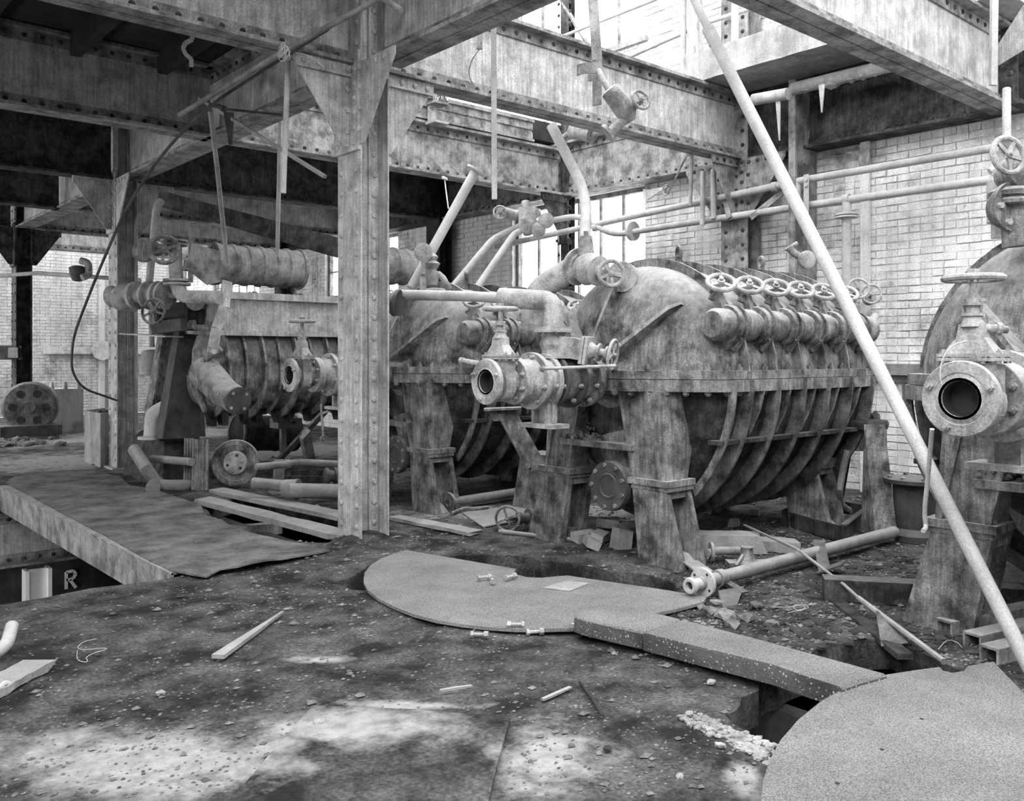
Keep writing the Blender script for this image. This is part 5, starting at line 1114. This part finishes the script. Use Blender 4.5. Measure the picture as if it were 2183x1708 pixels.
# brass cock on the nearest valve and loose wire
mb = MB(); q = D(2112, 700, 3.75); mb.cyl(q - VV((.04, -.03, 0)), q, .02); mb.cyl(q - Z * .01, q + Z * .05, .014); mb.lathe(q, (CS, -SN, -.1), [(0, .02), (.02, .02), (.02, .028), (.04, .028), (.04, .016), (.07, .016)], 10); obj('drain_cock', mb, M['valve'], 'small tap on the bonnet of the nearest gate valve', 'tap')
mb = MB(); mb.tube([D(2060, 727, 3.62), D(2030, 735, 3.6), D(2008, 765, 3.6), D(2003, 800, 3.6), D(2008, 820, 3.6)], .003, 6, 2); obj('loose_wire', mb, M['rope'], 'thin loose wire looping over the nearest gate valve', 'wire')
mb = MB(); mb.tube([D(1987, 915, 4.1), D(1978, 1020, 4.2), D(1970, 1095, 4.25), D(1975, 1125, 4.25), D(1968, 1132, 4.2)], .011, 8, 1); obj('hooked_rod', mb, M['pipe'], 'thin hooked rod hanging under the nearest gate valve', 'rod')
# long pale pole leaning across the picture
t = thing('leaning_pole', 'long pale pole leaning across the right half of the picture', 'pole', G(2203, 1440))
a, b_ = G(2203, 1440), D(1462, -40, 6.6); m_ = D(1512, 66, 6.42)
mb = MB(); mb.tube([a, m_], .036, 16, r2=.042); part('pole_tube', mb, M['pole'], t)
mb = MB(); mb.tube([m_, b_ + (b_ - m_) * 3], .030, 14); part('upper_tube', mb, M['pole'], t); mb = MB(); mb.tube([m_ - (b_ - m_).normalized() * .12, m_ + (b_ - m_).normalized() * .02], .046, 16); part('coupling', mb, M['pole'], t)
pipe('short pale pole leaning behind the far end of the main press', [D(1832, 735, 8.2), D(1866, 672, 8.4)], .035, 'pole')
t = thing('hose_valve', 'small tap with round cap hanging behind the leaning pole', 'tap', D(1710, 545, 8.6)); mb = MB(); mb.lathe(D(1722, 553, 8.5), (-.5, -.85, 0), [(-.03, .085), (0, .085), (.01, .06), (.015, .0001)], 18); part('cap', mb, M['valve'], t); mb = MB(); mb.tube([D(1680, 527, 8.6), D(1697, 545, 8.6), D(1722, 550, 8.6)], .035, 10, 1); mb.cyl(D(1683, 530, 8.6), D(1700, 518, 8.6), .02); part('body', mb, M['valve'], t)
# ================================================================== FOREGROUND
def flat(label, name, cat, P, z, th, top, side=None, group=None, dome=0, par=None):
    """plate cut to an outline; the sides may carry another surface"""
    pts = [(p.x, p.y) for p in (G(a, b, z) for a, b in P)]; n = len(pts)
    mb = MB(); tp = [(x, y, z + .0015 * noise.noise(VV((x * 9, y * 9, 1)))) for x, y in pts]
    mb.add(tp + [(x, y, z - th) for x, y in pts], [tuple(range(n)), tuple(range(2 * n - 1, n - 1, -1))] + [(i + n, (i + 1) % n + n, (i + 1) % n, i) for i in range(n)])
    o = obj(name, mb, [M[top], M[side or top]], label, cat, group, 30)
    bm = bmesh.new(); bm.from_mesh(o.data); bmesh.ops.recalc_face_normals(bm, faces=bm.faces[:])
    for f in bm.faces: f.material_index = 0 if abs(f.normal.z) > .6 else 1; f.smooth = False
    bm.to_mesh(o.data); bm.free(); return o
flat('large pale half-round plate with a notch, lying over the floor opening in the centre', 'half_round_plate', 'plate',
 [(865, 1173), (980, 1192), (1100, 1213), (1096, 1219), (1104, 1226), (1125, 1231), (1155, 1232), (1185, 1229), (1210, 1227), (1290, 1239), (1400, 1255), (1507, 1272), (1500, 1283), (1440, 1299), (1390, 1309), (1340, 1322), (1290, 1333), (1230, 1339), (1165, 1341), (1100, 1341), (1040, 1337), (985, 1331), (930, 1322), (880, 1309), (840, 1293), (805, 1275), (785, 1259), (775, 1240), (777, 1222), (790, 1205), (812, 1191), (840, 1180)], .035, .018, 'slabtop')
flat('small square tile lying on the half-round plate', 'loose_tile', 'tile', [(1157, 1253), (1205, 1238), (1256, 1243), (1214, 1260)], .042, .006, 'concrete')
M['pock'] = material('pitted_pale_spots', .05, .13, 5, .95, 0, 0, 0, 0, .2, .1, bump=.8, bscale=70, fine=.3, pocks=.6)
def block(P, lab=None):
    return P
t = thing('stone_slab', 'long thick stone bar with a pale-pocked side lying across the plates', 'slab', G(1500, 1400))
def slab_piece(P, nm):
    z, th = .125, .088; top = [G(a, b, z) for a, b in P]; n = len(top); mb = MB(); c = sum(top, VV((0, 0, 0))) / n
    rng = [p + (c - p).normalized() * .012 for p in top]; lo = [p - Z * .012 for p in top]; bo = [VV((p.x, p.y, z - th)) for p in top]
    mb.add(rng + lo + bo, [tuple(range(n))] + [(i + n, (i + 1) % n + n, (i + 1) % n, i) for i in range(n)] + [(i + 2 * n, (i + 1) % n + 2 * n, (i + 1) % n + n, i + n) for i in range(n)] + [tuple(range(3 * n - 1, 2 * n - 1, -1))])
    o = part(nm, mb, [M['slabtop'], M['pock']], t, smooth=50); me = o.data
    bm = bmesh.new(); bm.from_mesh(me); bmesh.ops.recalc_face_normals(bm, faces=bm.faces[:])
    for f in bm.faces: f.material_index = 0 if f.normal.z > .5 else 1
    bm.to_mesh(me); bm.free()
slab_piece([(1224, 1312), (1228, 1303), (1248, 1294), (1290, 1287), (1345, 1293), (1452, 1320), (1369, 1347), (1300, 1332), (1240, 1318)], 'short_piece')
slab_piece([(1371, 1349), (1455, 1321), (1640, 1368), (1890, 1437), (1835, 1452), (1795, 1466), (1720, 1443), (1646, 1418), (1500, 1382)], 'long_piece')
flat('big pale disc-shaped plate filling the lower right corner', 'disc_plate', 'plate',
 [(1560, 1950), (1612, 1790), (1622, 1720), (1626, 1668), (1640, 1622), (1664, 1578), (1702, 1534), (1752, 1494), (1815, 1460), (1880, 1440), (1945, 1430), (2003, 1422), (2010, 1430), (2030, 1435), (2055, 1431), (2064, 1420), (2118, 1411), (2140, 1434), (2185, 1480), (2330, 1620), (2700, 1990)], .105, .022, 'slabtop')
for i, (x, y) in enumerate(((1965, 1533), (1880, 1598), (1785, 1670))):
    mb = MB(); mb.lathe(G(x, y, .106), Z, [(0, .008), (.0008, .008)], 12); obj('bolt_hole', mb, M['black'], ('farthest', 'middle', 'nearest')[i] + ' of three small dark holes in the disc-shaped plate', 'hole')
flat('raised rectangular floor slab with dark joints at the bottom centre', 'floor_slab', 'slab', [(668, 1503), (880, 1512), (1088, 1530), (1062, 1620), (1040, 1712), (1020, 1900), (300, 1900), (490, 1708), (590, 1590)], .022, .03, 'floor')
# crumbled pale edge left of the right pit
mb = MB()
for i in range(420):
    s = random.random(); q = G(1462 + 180 * s + ru(-14, 14), 1528 + 85 * s + ru(-16, 14) * (.5 + s)); mb.rock(q + Z * ru(-.02, .015), ru(.005, .022), (1.5, 1, .6))
obj('plaster_edge', mb, M['white'], 'crumbling pale plaster edge beside the dark pit before the disc-shaped plate', 'plaster', kind='stuff', smooth=0)
# ---- timber and sticks
def lath(label, a, b, w, h, w2=None, name='stick', mat='wood', z=.012, cat='stick', group=None):
    mb = MB(); p, q = G(*a) + Z * (z + h / 2), G(*b) + Z * (z + h / 2); mb.bar(p, p.lerp(q, .5) + VV((.006, 0, 0)), w, h, w2=(w + (w2 or w)) / 2); mb.bar(p.lerp(q, .5) + VV((.006, 0, 0)), q, (w + (w2 or w)) / 2, h, w2=w2 or w, h2=h * .6); return obj(name, mb, M[mat], label, cat, group, 0)
lath('splintered pale stick lying alone on the dirt at the lower left', (464, 1410), (603, 1313), .065, .02, .012)
lath('thin dark rod lying on the dirt near the bottom centre', (1236, 1462), (1284, 1534), .012, .01, mat='black', name='rod', cat='rod')
lath('short dark lath left of the thin dark rod', (1157, 1500), (1216, 1473), .018, .01, mat='wood')
lath('small lath near the top of the raised floor slab', (938, 1481), (1006, 1470), .015, .01, mat='wood')
plank('broken timber end at the left edge', G(-30, 1490) + Z * .01, G(82, 1428) + Z * .01, .15, .035, 'wood', 'timber', 'timber')
pipe('elbow pipe stub at the left edge above the broken timber', [G(-20, 1420) + Z * .05, G(14, 1402) + Z * .06, G(26, 1380) + Z * .11], .032, 'pipe', 'pipe_elbow', bend=.06)
mb = MB(); q = G(12, 1482) + Z * .03; mb.torus(q, (.3, -.8, .2), .022, .011, 18, 6); obj('ring_bolt', mb, M['pipe'], 'small ring on the broken timber at the left edge', 'ring')
def wire(label, pts, r=.0016):
    mb = MB(); mb.tube([G(a, b) + Z * (.022 + .01 * random.random()) for a, b in pts], r, 5, 2); obj('wire', mb, M['rope'], label, 'wire')
wire('curled wire on the dirt at the lower left', [(165, 1400), (163, 1420), (190, 1425), (180, 1412), (245, 1390), (160, 1398), (175, 1380), (205, 1372)])
wire('coiled wire on the dark rubble right of the stone bar', [(1642, 1304), (1680, 1306), (1700, 1298), (1722, 1305), (1700, 1314), (1688, 1300), (1715, 1296), (1728, 1308), (1680, 1316)])
wire('small coil of wire against the pocked side of the stone bar', [(1380, 1402), (1400, 1400), (1425, 1385), (1430, 1392), (1405, 1394), (1410, 1384), (1428, 1386)])
wire('arched wire right of the long rod', [(2000, 1395), (2020, 1375), (2042, 1380), (2050, 1392)])
# ---- loose bolts
def loose_bolt(label, px, py, z=.0, s=1.0, an=None):
    mb = MB(); a = ru(0, 6) if an is None else an; d = VV((math.cos(a), math.sin(a), 0)); q = G(px, py, z) + Z * (.014 * s + .004); mb.nut(q, d, .015 * s, .018 * s); mb.cyl(q, q - d * .05 * s, .008 * s, seg=8); mb.nut(q - d * .045 * s, -d, .014 * s, .012 * s); obj('loose_bolt', mb, M['valve'], label, 'bolt', 'loose bolts around the plates')
for i, (x, y, z, lb) in enumerate(((1032, 1362, 0, 'loose bolt below the half-round plate, leftmost one'), (1150, 1355, 0, 'loose bolt below the half-round plate, middle one'), (1226, 1345, 0, 'loose bolt where the half-round plate meets the stone bar'), (1260, 1360, 0, 'loose bolt right under the end of the stone bar'),
    (1040, 1237, .04, 'upper loose bolt lying on the half-round plate'), (1050, 1246, .04, 'lower loose bolt lying on the half-round plate'), (1094, 1235, .04, 'rightmost loose bolt lying on the half-round plate'), (1090, 1340, .03, 'bolt at the lower rim of the half-round plate'))): loose_bolt(lb, x, y, z, 1.25)
for x, y, r, lb, mt in ((1516, 1462, .022, 'small pale stone in the dirt below the stone bar', 'white'), (1295, 1604, .02, 'round dark pebble near the pale dust at the bottom', 'dirt'), (1536, 1597, .02, 'pale square nut near the crumbled plaster', 'white'), (680, 1550, .03, 'pale stone chip on the raised floor slab', 'white'), (343, 1487, .025, 'pale chip in the dirt left of the raised floor slab', 'white'), (1450, 1663, .018, 'small pale chip right of the raised floor slab', 'white'), (283, 1153, .01, 'tiny pale chip', 'white')):
    if r < .015: continue
    mb = MB(); mb.rock(G(x, y) + Z * r * .7, r, (1.2, 1, .7)); obj('stone', mb, M[mt], lb, 'stone', smooth=0)
# ---- around the main press
t = thing('flanged_pipe', 'long floor pipe with a flanged end, slanting right behind the stone bar', 'pipe', G(1490, 1285))
a = G(1490, 1279) + Z * .10; b_ = G(1906, 1158) + Z * .09; ax = (b_ - a).normalized()
mb = MB(); mb.tube([a, b_], .042, 16, r2=.046); mb.lathe(a + ax * .18, ax, [(0, .055), (.06, .055)], 16); part('pipe_run', mb, M['pipe_dark'], t)
o = a + ax * .03; mb = MB(); mb.lathe(o, ax, [(0, .09), (.02, .092), (.025, .05)], 28); fg = part('flange', mb, M['pipe'], t)
_, fa, fb = frame(ax)
for k in range(4): w = .6 + k * 1.57; mb = MB(); mb.lathe(o + (fa * math.cos(w) + fb * math.sin(w)) * .068 - ax * .001, -ax, [(0, .009), (.001, .009)], 8); part('bolt_hole', mb, M['black'], fg)
mb = MB(); mb.lathe(o, -ax, [(0, .038), (.05, .036), (.10, .04), (.10, .05), (.115, .052), (.13, .045), (.13, .028), (.09, .026)], 22, cap=False); part('socket', mb, M['pipe'], t)
mb = MB(); mb.lathe(o, -ax, [(.10, .027), (.1001, .0001)], 16, cap=False); part('bore', mb, M['black'], t)
mb = MB(); P = [G(1587, 1163) + Z * .16, G(1700, 1224) + Z * .17, G(1800, 1290) + Z * .12, G(1830, 1312) + Z * .10, G(2012, 1424) + Z * .03]; mb.tube(P[:4], .010, 8); mb.tube(P[3:], .016, 8); obj('long_rod', mb, M['pipe_dark'], 'thin dark rod crossing over the flanged floor pipe down to the disc plate', 'rod')
mb = MB(); mb.plate([G(1868, 1340) + Z * .1, G(1900, 1350) + Z * .06, G(1935, 1380) + Z * .02, G(1880, 1378) + Z * .0], (.2, -.7, .7), .008); obj('torn_scrap', mb, M['rubble'], 'torn scrap hanging from the long dark rod', 'scrap')
plank('thick timber behind the near leg of the main press', G(1440, 1172) + Z * .01, G(1625, 1178) + Z * .01, .22, .13, 'wood', 'timber', 'timber')
plank('second shorter timber right of the near leg of the main press', G(1600, 1172) + Z * .01, G(1702, 1178) + Z * .01, .2, .08, 'wood', 'timber', 'timber')
t = thing('bearing_block', 'cast bearing bracket on the rubble right of the near leg', 'bracket', G(1592, 1210)); q = G(1592, 1208)
mb = MB(); mb.box(q + Z * .02, (.28, .13, .035), -TH); mb.lathe(q + Z * .02, Z, [(0, .09), (.05, .05), (.11, .042), (.12, .045)], 16); part('body', mb, M['cast'], t)
for s in (-1, 1): mb = MB(); mb.plate([q + VV((s * .04, 0, .03)), q + VV((s * .13, 0, .03)), q + VV((s * .04, 0, .10))], (0, 1, 0), .02); part('fin', mb, M['cast'], t)
pipe('short bolt-ended shaft left of the bearing bracket', [G(1508, 1204) + Z * .08, G(1530, 1200) + Z * .09, G(1580, 1198) + Z * .08], .03, 'pipe_dark', 'shaft', 'shaft', extra=lambda mb: mb.lathe(G(1520, 1202) + Z * .085, VV((CS, -SN, 0)), [(-.02, .07), (.0, .07)], 16))
mb = MB(); a, b_ = G(1470, 1212) + Z * .05, G(1536, 1256) + Z * .04; mb.bar(a, b_, .12, .012); mb.bar(a + VV((-.05, -.04, -.03)), b_ + VV((-.05, -.04, -.03)), .012, .06); obj('channel_offcut', mb, M['steel'], 'short channel offcut leading to the flanged end of the floor pipe', 'beam')
mb = MB(); mb.plate([G(1530, 1278) + Z * .05, G(1585, 1272) + Z * .06, G(1570, 1292), G(1540, 1296)], (.2, -.5, 1), .012); mb.bar(G(1535, 1262) + Z * .09, G(1588, 1278) + Z * .04, .06, .012); obj('folded_plate', mb, M['steel_dark'], 'small folded plate under the flanged floor pipe', 'plate')
# open steel tray
t = thing('steel_tray', 'open rusty steel tray on the floor under the far half of the main press', 'tray', G(1765, 1120)); P = [G(1668, 1120), G(1730, 1088), G(1856, 1110), G(1797, 1158)]
for i in range(4):
    a, b_ = P[i], P[(i + 1) % 4]; mb = MB(); mb.bar(a + Z * .07, b_ + Z * .07, .014, .13); 
    if i == 2: mb.bar(a + Z * .14, b_ + Z * .14, .05, .014)
    part('side', mb, M['steel_dark'], t)
mb = MB(); mb.add([p + Z * .012 for p in P], [(3, 2, 1, 0)]); mb.add([p + Z * .002 for p in P], [(0, 1, 2, 3)]); part('bottom', mb, M['steel_dark'], t)
# cast pedestal with plate on top right of the main press
t = thing('cast_pedestal', 'arched cast pedestal with a bolted round cap between the main and the nearest press', 'pedestal', G(1870, 1130))
def ped(x0, x1, y0, y1, X0, X1, Y0, d0, d1, mat='cast'):
    mb = MB(); A = [D(x0, y0, d0), D(x1, y0, d0 - .1), D(x1, y0, d0 + .2), D(x0, y0, d0 + .3)]; 
    B_ = [G(X0, Y0), G(X1, Y0 + 4), None, None]; B_[2] = B_[1] + VV((.13, .2, 0)); B_[3] = B_[0] + VV((.13, .2, 0)); mb.hexa(B_ + A); return mb
part('leg', ped(1842, 1886, 905, 905, 1868, 1915, 1150, 7.6, 7.4), M['cast'], t)
part('leg', ped(1803, 1826, 905, 905, 1770, 1792, 1098, 8.2, 8.2), M['cast_dark'], t)
mb = MB(); mb.hexa([D(1800, 962, 7.9), D(1888, 962, 7.5), D(1892, 962, 7.8), D(1806, 962, 8.3), D(1800, 910, 7.9), D(1886, 910, 7.5), D(1890, 910, 7.8), D(1806, 910, 8.3)]); part('arch', mb, M['cast'], t)
mb = MB(); q = D(1843, 908, 7.8); mb.lathe(q, Z, [(-.02, .19), (.02, .2), (.05, .19), (.06, .10)], 22); mb.rock(q + Z * .1, .07); mb.rock(q + VV((.1, -.05, .08)), .05); mb.cyl(q, q + Z * .2, .03); part('cap', mb, M['dirt'], t)
mb = MB(); mb.tube([D(1806, 960, 7.7), D(1795, 1010, 7.7), D(1787, 1060, 7.7), G(1800, 1098) + Z * .05, G(1870, 1112) + Z * .03, G(1905, 1112) + Z * .03], .03, 10, 2); obj('curved_bar', mb, M['pipe_dark'], 'curved bar sweeping from the pedestal down onto the floor', 'bar')
mb = MB(); mb.bar(G(1790, 1096), D(1748, 940, 7.9), .14, .03, up=(.5, .8, 0), w2=.05); obj('steel_wedge', mb, M['cast_dark'], 'dark upright steel wedge beside the rear leg of the main press', 'wedge')
# round flanged base between the pedestal and the nearest press
t = thing('round_base', 'dark round flanged base left of the nearest press leg', 'base', G(1950, 1160)); q = G(1950, 1150); mb = MB(); mb.lathe(q, Z, [(0, .2), (.05, .2), (.1, .15), (.45, .17), (.47, .24), (.50, .24), (.51, .1)], 26); part('body', mb, M['cast_dark'], t)
for k in range(8): w = k * .785; mb = MB(); mb.nut(q + VV((.2 * math.cos(w), .2 * math.sin(w), .50)), Z, .022, .025); part('bolt', mb, M['cast'], t)
mb = MB(); a, b_ = G(1755, 1278), G(2183, 1302); mb.bar(a + Z * .075, b_ + Z * .075, .14, .13); obj('square_beam', mb, M['steel_dark'], 'dark square beam lying behind the leg of the nearest press', 'beam')
mb = MB(); mb.bar(G(1745, 1225) + Z * .02, G(1800, 1232) + Z * .10, .2, .012); mb.bar(G(1760, 1232) + Z * .01, G(1745, 1200) + Z * .16, .08, .012); obj('bent_sheet', mb, M['steel_dark'], 'bent steel sheet under the middle of the flanged floor pipe', 'sheet')
mb = MB(); mb.bar(G(1760, 1268) + Z * .01, G(1930, 1400) + Z * .0, .08, .03); obj('half_buried_bar', mb, M['dirt'], 'half-buried bar under the long dark rod', 'bar')
for i, (a, b_, lb) in enumerate((((2012, 1352), (2230, 1308), 'farthest of three channel irons lying at the right edge'), ((2072, 1382), (2230, 1345), 'middle of three channel irons lying at the right edge'), ((2108, 1412), (2250, 1378), 'nearest of three channel irons lying at the right edge'))):
    p, q = G(*a), G(*b_); mb = MB(); d = (q - p).normalized(); sd = VV((-d.y, d.x, 0)); mb.bar(p + Z * .07, q + Z * .07, .10, .012); mb.bar(p + sd * .045 + Z * .035, q + sd * .045 + Z * .035, .012, .07); mb.bar(p - sd * .045 + Z * .035, q - sd * .045 + Z * .035, .012, .07); obj('channel_iron', mb, M['steel'], lb, 'beam', 'channel irons at the right edge')
# floor valve, flanged floor pipe and rod left of the main press
t = thing('fallen_valve', 'small valve with upright handwheel lying on the floor left of the main press legs', 'valve', G(1085, 1135))
part('handwheel', wheel_mb(G(1082, 1135) + Z * .115, (-.85, -.5, .05), .105, .012, 4, .2, 26, .0), M['cast'], t)
mb = MB(); a = G(1082, 1135) + Z * .115; b_ = G(1145, 1128) + Z * .10; ax = (b_ - a).normalized(); mb.lathe(a, ax, [(0, .02), (.1, .02), (.1, .05), (.13, .055), (.14, .04), (.2, .045), (.2, .08), (.23, .085), (.24, .06), (.36, .07)], 18); part('body', mb, M['cast_dark'], t)
t = thing('flanged_pipe', 'thin floor pipe with a round flange at its left end, behind the fallen valve', 'pipe', G(958, 1095)); a = G(957, 1092) + Z * .09; b_ = G(1160, 1058) + Z * .09; ax = (b_ - a).normalized()
mb = MB(); mb.tube([a, b_], .045, 14); part('pipe_run', mb, M['pipe_dark'], t); mb = MB(); mb.ring(a - ax * .02, ax, .03, .10, .03, 26); part('flange', mb, M['cast'], t)
pipe('thin rod on the dirt before the fallen valve', [G(1064, 1138) + Z * .02, G(1228, 1157) + Z * .02], .018, 'pipe_dark', 'rod', 'rod')
mb = MB(); mb.tube([G(962, 1100) + Z * .02, G(990, 1090) + Z * .03, G(1010, 1092) + Z * .03, G(1040, 1086) + Z * .02], .018, 8, 1); obj('bent_scrap', mb, M['cast'], 'bent flat scrap under the thin flanged floor pipe', 'scrap')
flat('pale square plate on the floor behind the fallen valve', 'floor_plate', 'plate', [(985, 1092), (1120, 1078), (1150, 1100), (1030, 1122)], .02, .012, 'concrete')
# strut stand between the presses
t = thing('strut_stand', 'riveted slanting strut with a head plate between the second and main press', 'strut', G(1165, 1080))
mb = MB(); a, b_, c_ = D(1084, 885, 8.0), D(1148, 1000, 7.9), D(1172, 1050, 7.9); mb.bar(a, b_, .15, .03, up=(.5, .8, 0)); mb.bar(b_, c_, .13, .03, up=(.5, .8, 0)); mb.bar(a + VV((-.06, .06, 0)), b_ + VV((-.06, .06, 0)), .03, .1, up=(.5, .8, 0)); part('strut', mb, M['cast'], t)
mb = MB(); mb.bar(D(1032, 873, 8.0), D(1112, 870, 8.0), .16, .02); mb.plate([D(1040, 875, 8), D(1105, 873, 8), D(1088, 896, 8), D(1052, 898, 8)], (.5, .8, 0), .03); part('head_plate', mb, M['cast'], t)
mb = MB(); q = G(1160, 1085); mb.hexa([q + VV((-.2, -.2, 0)), q + VV((.2, -.2, 0)), q + VV((.2, .25, 0)), q + VV((-.2, .25, 0)), q + VV((-.13, -.15, .55)), q + VV((.15, -.15, .55)), q + VV((.15, .2, .55)), q + VV((-.13, .2, .55))]); obj('support_plinth', mb, M['cast'], 'stained concrete plinth left of the main press leg under the strut', 'plinth')
# moss and fibre clumps on the cross bars, broken bricks
mb = MB()
for i in range(260): q = VV((5.1 + ru(-.12, .12), 4.95 + ru(-.16, .18), 2)); h = .845 + max(0, .10 - .5 * math.hypot(q.x - 5.1, q.y - 5.0)) * random.random() * 1.4; mb.rock((q.x, q.y, h), ru(.008, .02))
obj('fibre_clump', mb, M['rubble'], 'heap of fibrous debris on the cross bar of the main press', 'debris', kind='stuff', smooth=0)
mb = MB()
for i in range(260): mb.rock((5.1 + ru(-.13, .13), 1.62 + ru(-.36, .38), .85 + ru(0, .05)), ru(.01, .025))
obj('fibre_clump', mb, M['rubble'], 'crust of debris on the cross bar of the nearest press', 'debris', kind='stuff', smooth=0)
bl = [(1245, 1155, 0, 'long'), (1280, 1160, .5, 'tilted'), (1262, 1168, .9, 'front'), (1325, 1168, 1.2, 'upright'), (1335, 1140, .2, 'upper'), (1300, 1135, 2.0, 'small')]
for i, (x, y, a, w) in enumerate(bl):
    mb = MB(); mb.box(G(x, y) + Z * (.045 + .02 * (i % 2)), (.21, .10, .065) if w != 'upright' else (.12, .12, .17), m=Matrix.Rotation(a, 3, 'Z') @ Matrix.Rotation(.15 + .1 * (i % 3), 3, 'X'), jit=.008)
    obj('broken_brick', mb, M['concrete'], {'long': 'flat broken brick at the left of the brick pile', 'tilted': 'tilted broken brick in the middle of the brick pile', 'front': 'broken brick at the front of the brick pile', 'upright': 'upright broken brick nearest the main press leg', 'upper': 'upper broken brick behind the pile', 'small': 'rearmost broken brick of the pile'}[w], 'brick', 'broken bricks beside the main press leg', 0)
for x, y, r, lb in ((1515, 1308, .05, 'longest flat stone in the rubble behind the stone bar'), (1545, 1318, .06, 'largest stone in the middle of the rubble behind the stone bar'), (1562, 1337, .055, 'stone at the front of the rubble, nearest the stone bar'), (1530, 1290, .04, 'small stone just right of the flanged pipe end'),
        (1590, 1325, .05, 'stone at the right of the rubble heap behind the stone bar'), (1612, 1296, .045, 'lone stone up the slope right of the folded plate'), (1497, 1300, .035, 'leftmost small stone of the rubble behind the stone bar'), (1645, 1332, .03, 'small stone lying apart, left of the coiled wire')):
    mb = MB(); mb.rock(G(x, y) + Z * r * .4, r, (1.5, 1, .55)); obj('rubble_stone', mb, M['rubble'], lb, 'stone', 'broken stones behind the stone bar', 0)
for x, y, z, lb in ((1610, 1098, 0, 'small square block on the floor under the main press'), (1565, 1122, 0, 'pale chip on the floor right of the near leg'), (1390, 1018, .6, '')):
    if not lb: continue
    mb = MB(); mb.box(G(x, y) + Z * .03, (.11, .08, .06), .5, jit=.008); obj('loose_block', mb, M['concrete'], lb, 'block', smooth=0)
# ---- scattered grit and gravel, denser near the machines
mb = MB(); bmr = [VV((1, 0, 0)), VV((-1, 0, 0)), VV((0, 1, 0)), VV((0, -1, 0)), VV((0, 0, 1)), VV((0, 0, -1))]
of = [(0, 2, 4), (2, 1, 4), (1, 3, 4), (3, 0, 4), (2, 0, 5), (1, 2, 5), (3, 1, 5), (0, 3, 5)]
n = 0
PL = [(p.x, p.y) for p in (G(a, b) for a, b in ((865, 1173), (1507, 1272), (1440, 1299), (1230, 1339), (1100, 1341), (930, 1322), (805, 1275), (775, 1240), (790, 1205)))]
while n < 16000:
    if n % 3 == 0: px, py = ru(-30, 2210), 960 + 740 * random.random() ** .8
    elif n % 3 == 1: px, py = ru(1380, 2150), ru(1060, 1420)
    else: px, py = ru(380, 2000), 985 + 350 * random.random() ** 1.5
    q = G(px, py); n += 1
    if any(inpoly((q.x, q.y), h) for h in HOLES) or q.x > 9.3: continue
    r = ru(.003, .009) * (.8 + 1.8 * random.random() ** 12) * (.7 + (SN * q.x + CS * q.y) / 9); a = ru(0, 6); ca, sa = math.cos(a), math.sin(a)
    mb.add([q + VV(((p.x * ca - p.y * sa) * r * ru(.8, 1.7), (p.x * sa + p.y * ca) * r * ru(.7, 1.2), p.z * r * .6 + r * .3 + gz(q.x, q.y))) for p in bmr], of)
g_ = obj('floor_grit', mb, M['rubble'], 'grit and small gravel scattered over the dirty floor', 'gravel', kind='stuff', smooth=0)
# darker spoil in low heaps around the presses
mb = MB()
for i in range(420):
    px, py = ru(1450, 2100), ru(1180, 1400); q = G(px, py)
    if any(inpoly((q.x, q.y), h) for h in HOLES): continue
    r = ru(.015, .05); mb.rock(q, r, (1.4, 1, .5))
obj('dark_spoil', mb, M['dirt'], 'dark lumpy spoil on the floor right of the stone bar', 'debris', kind='stuff', smooth=0)
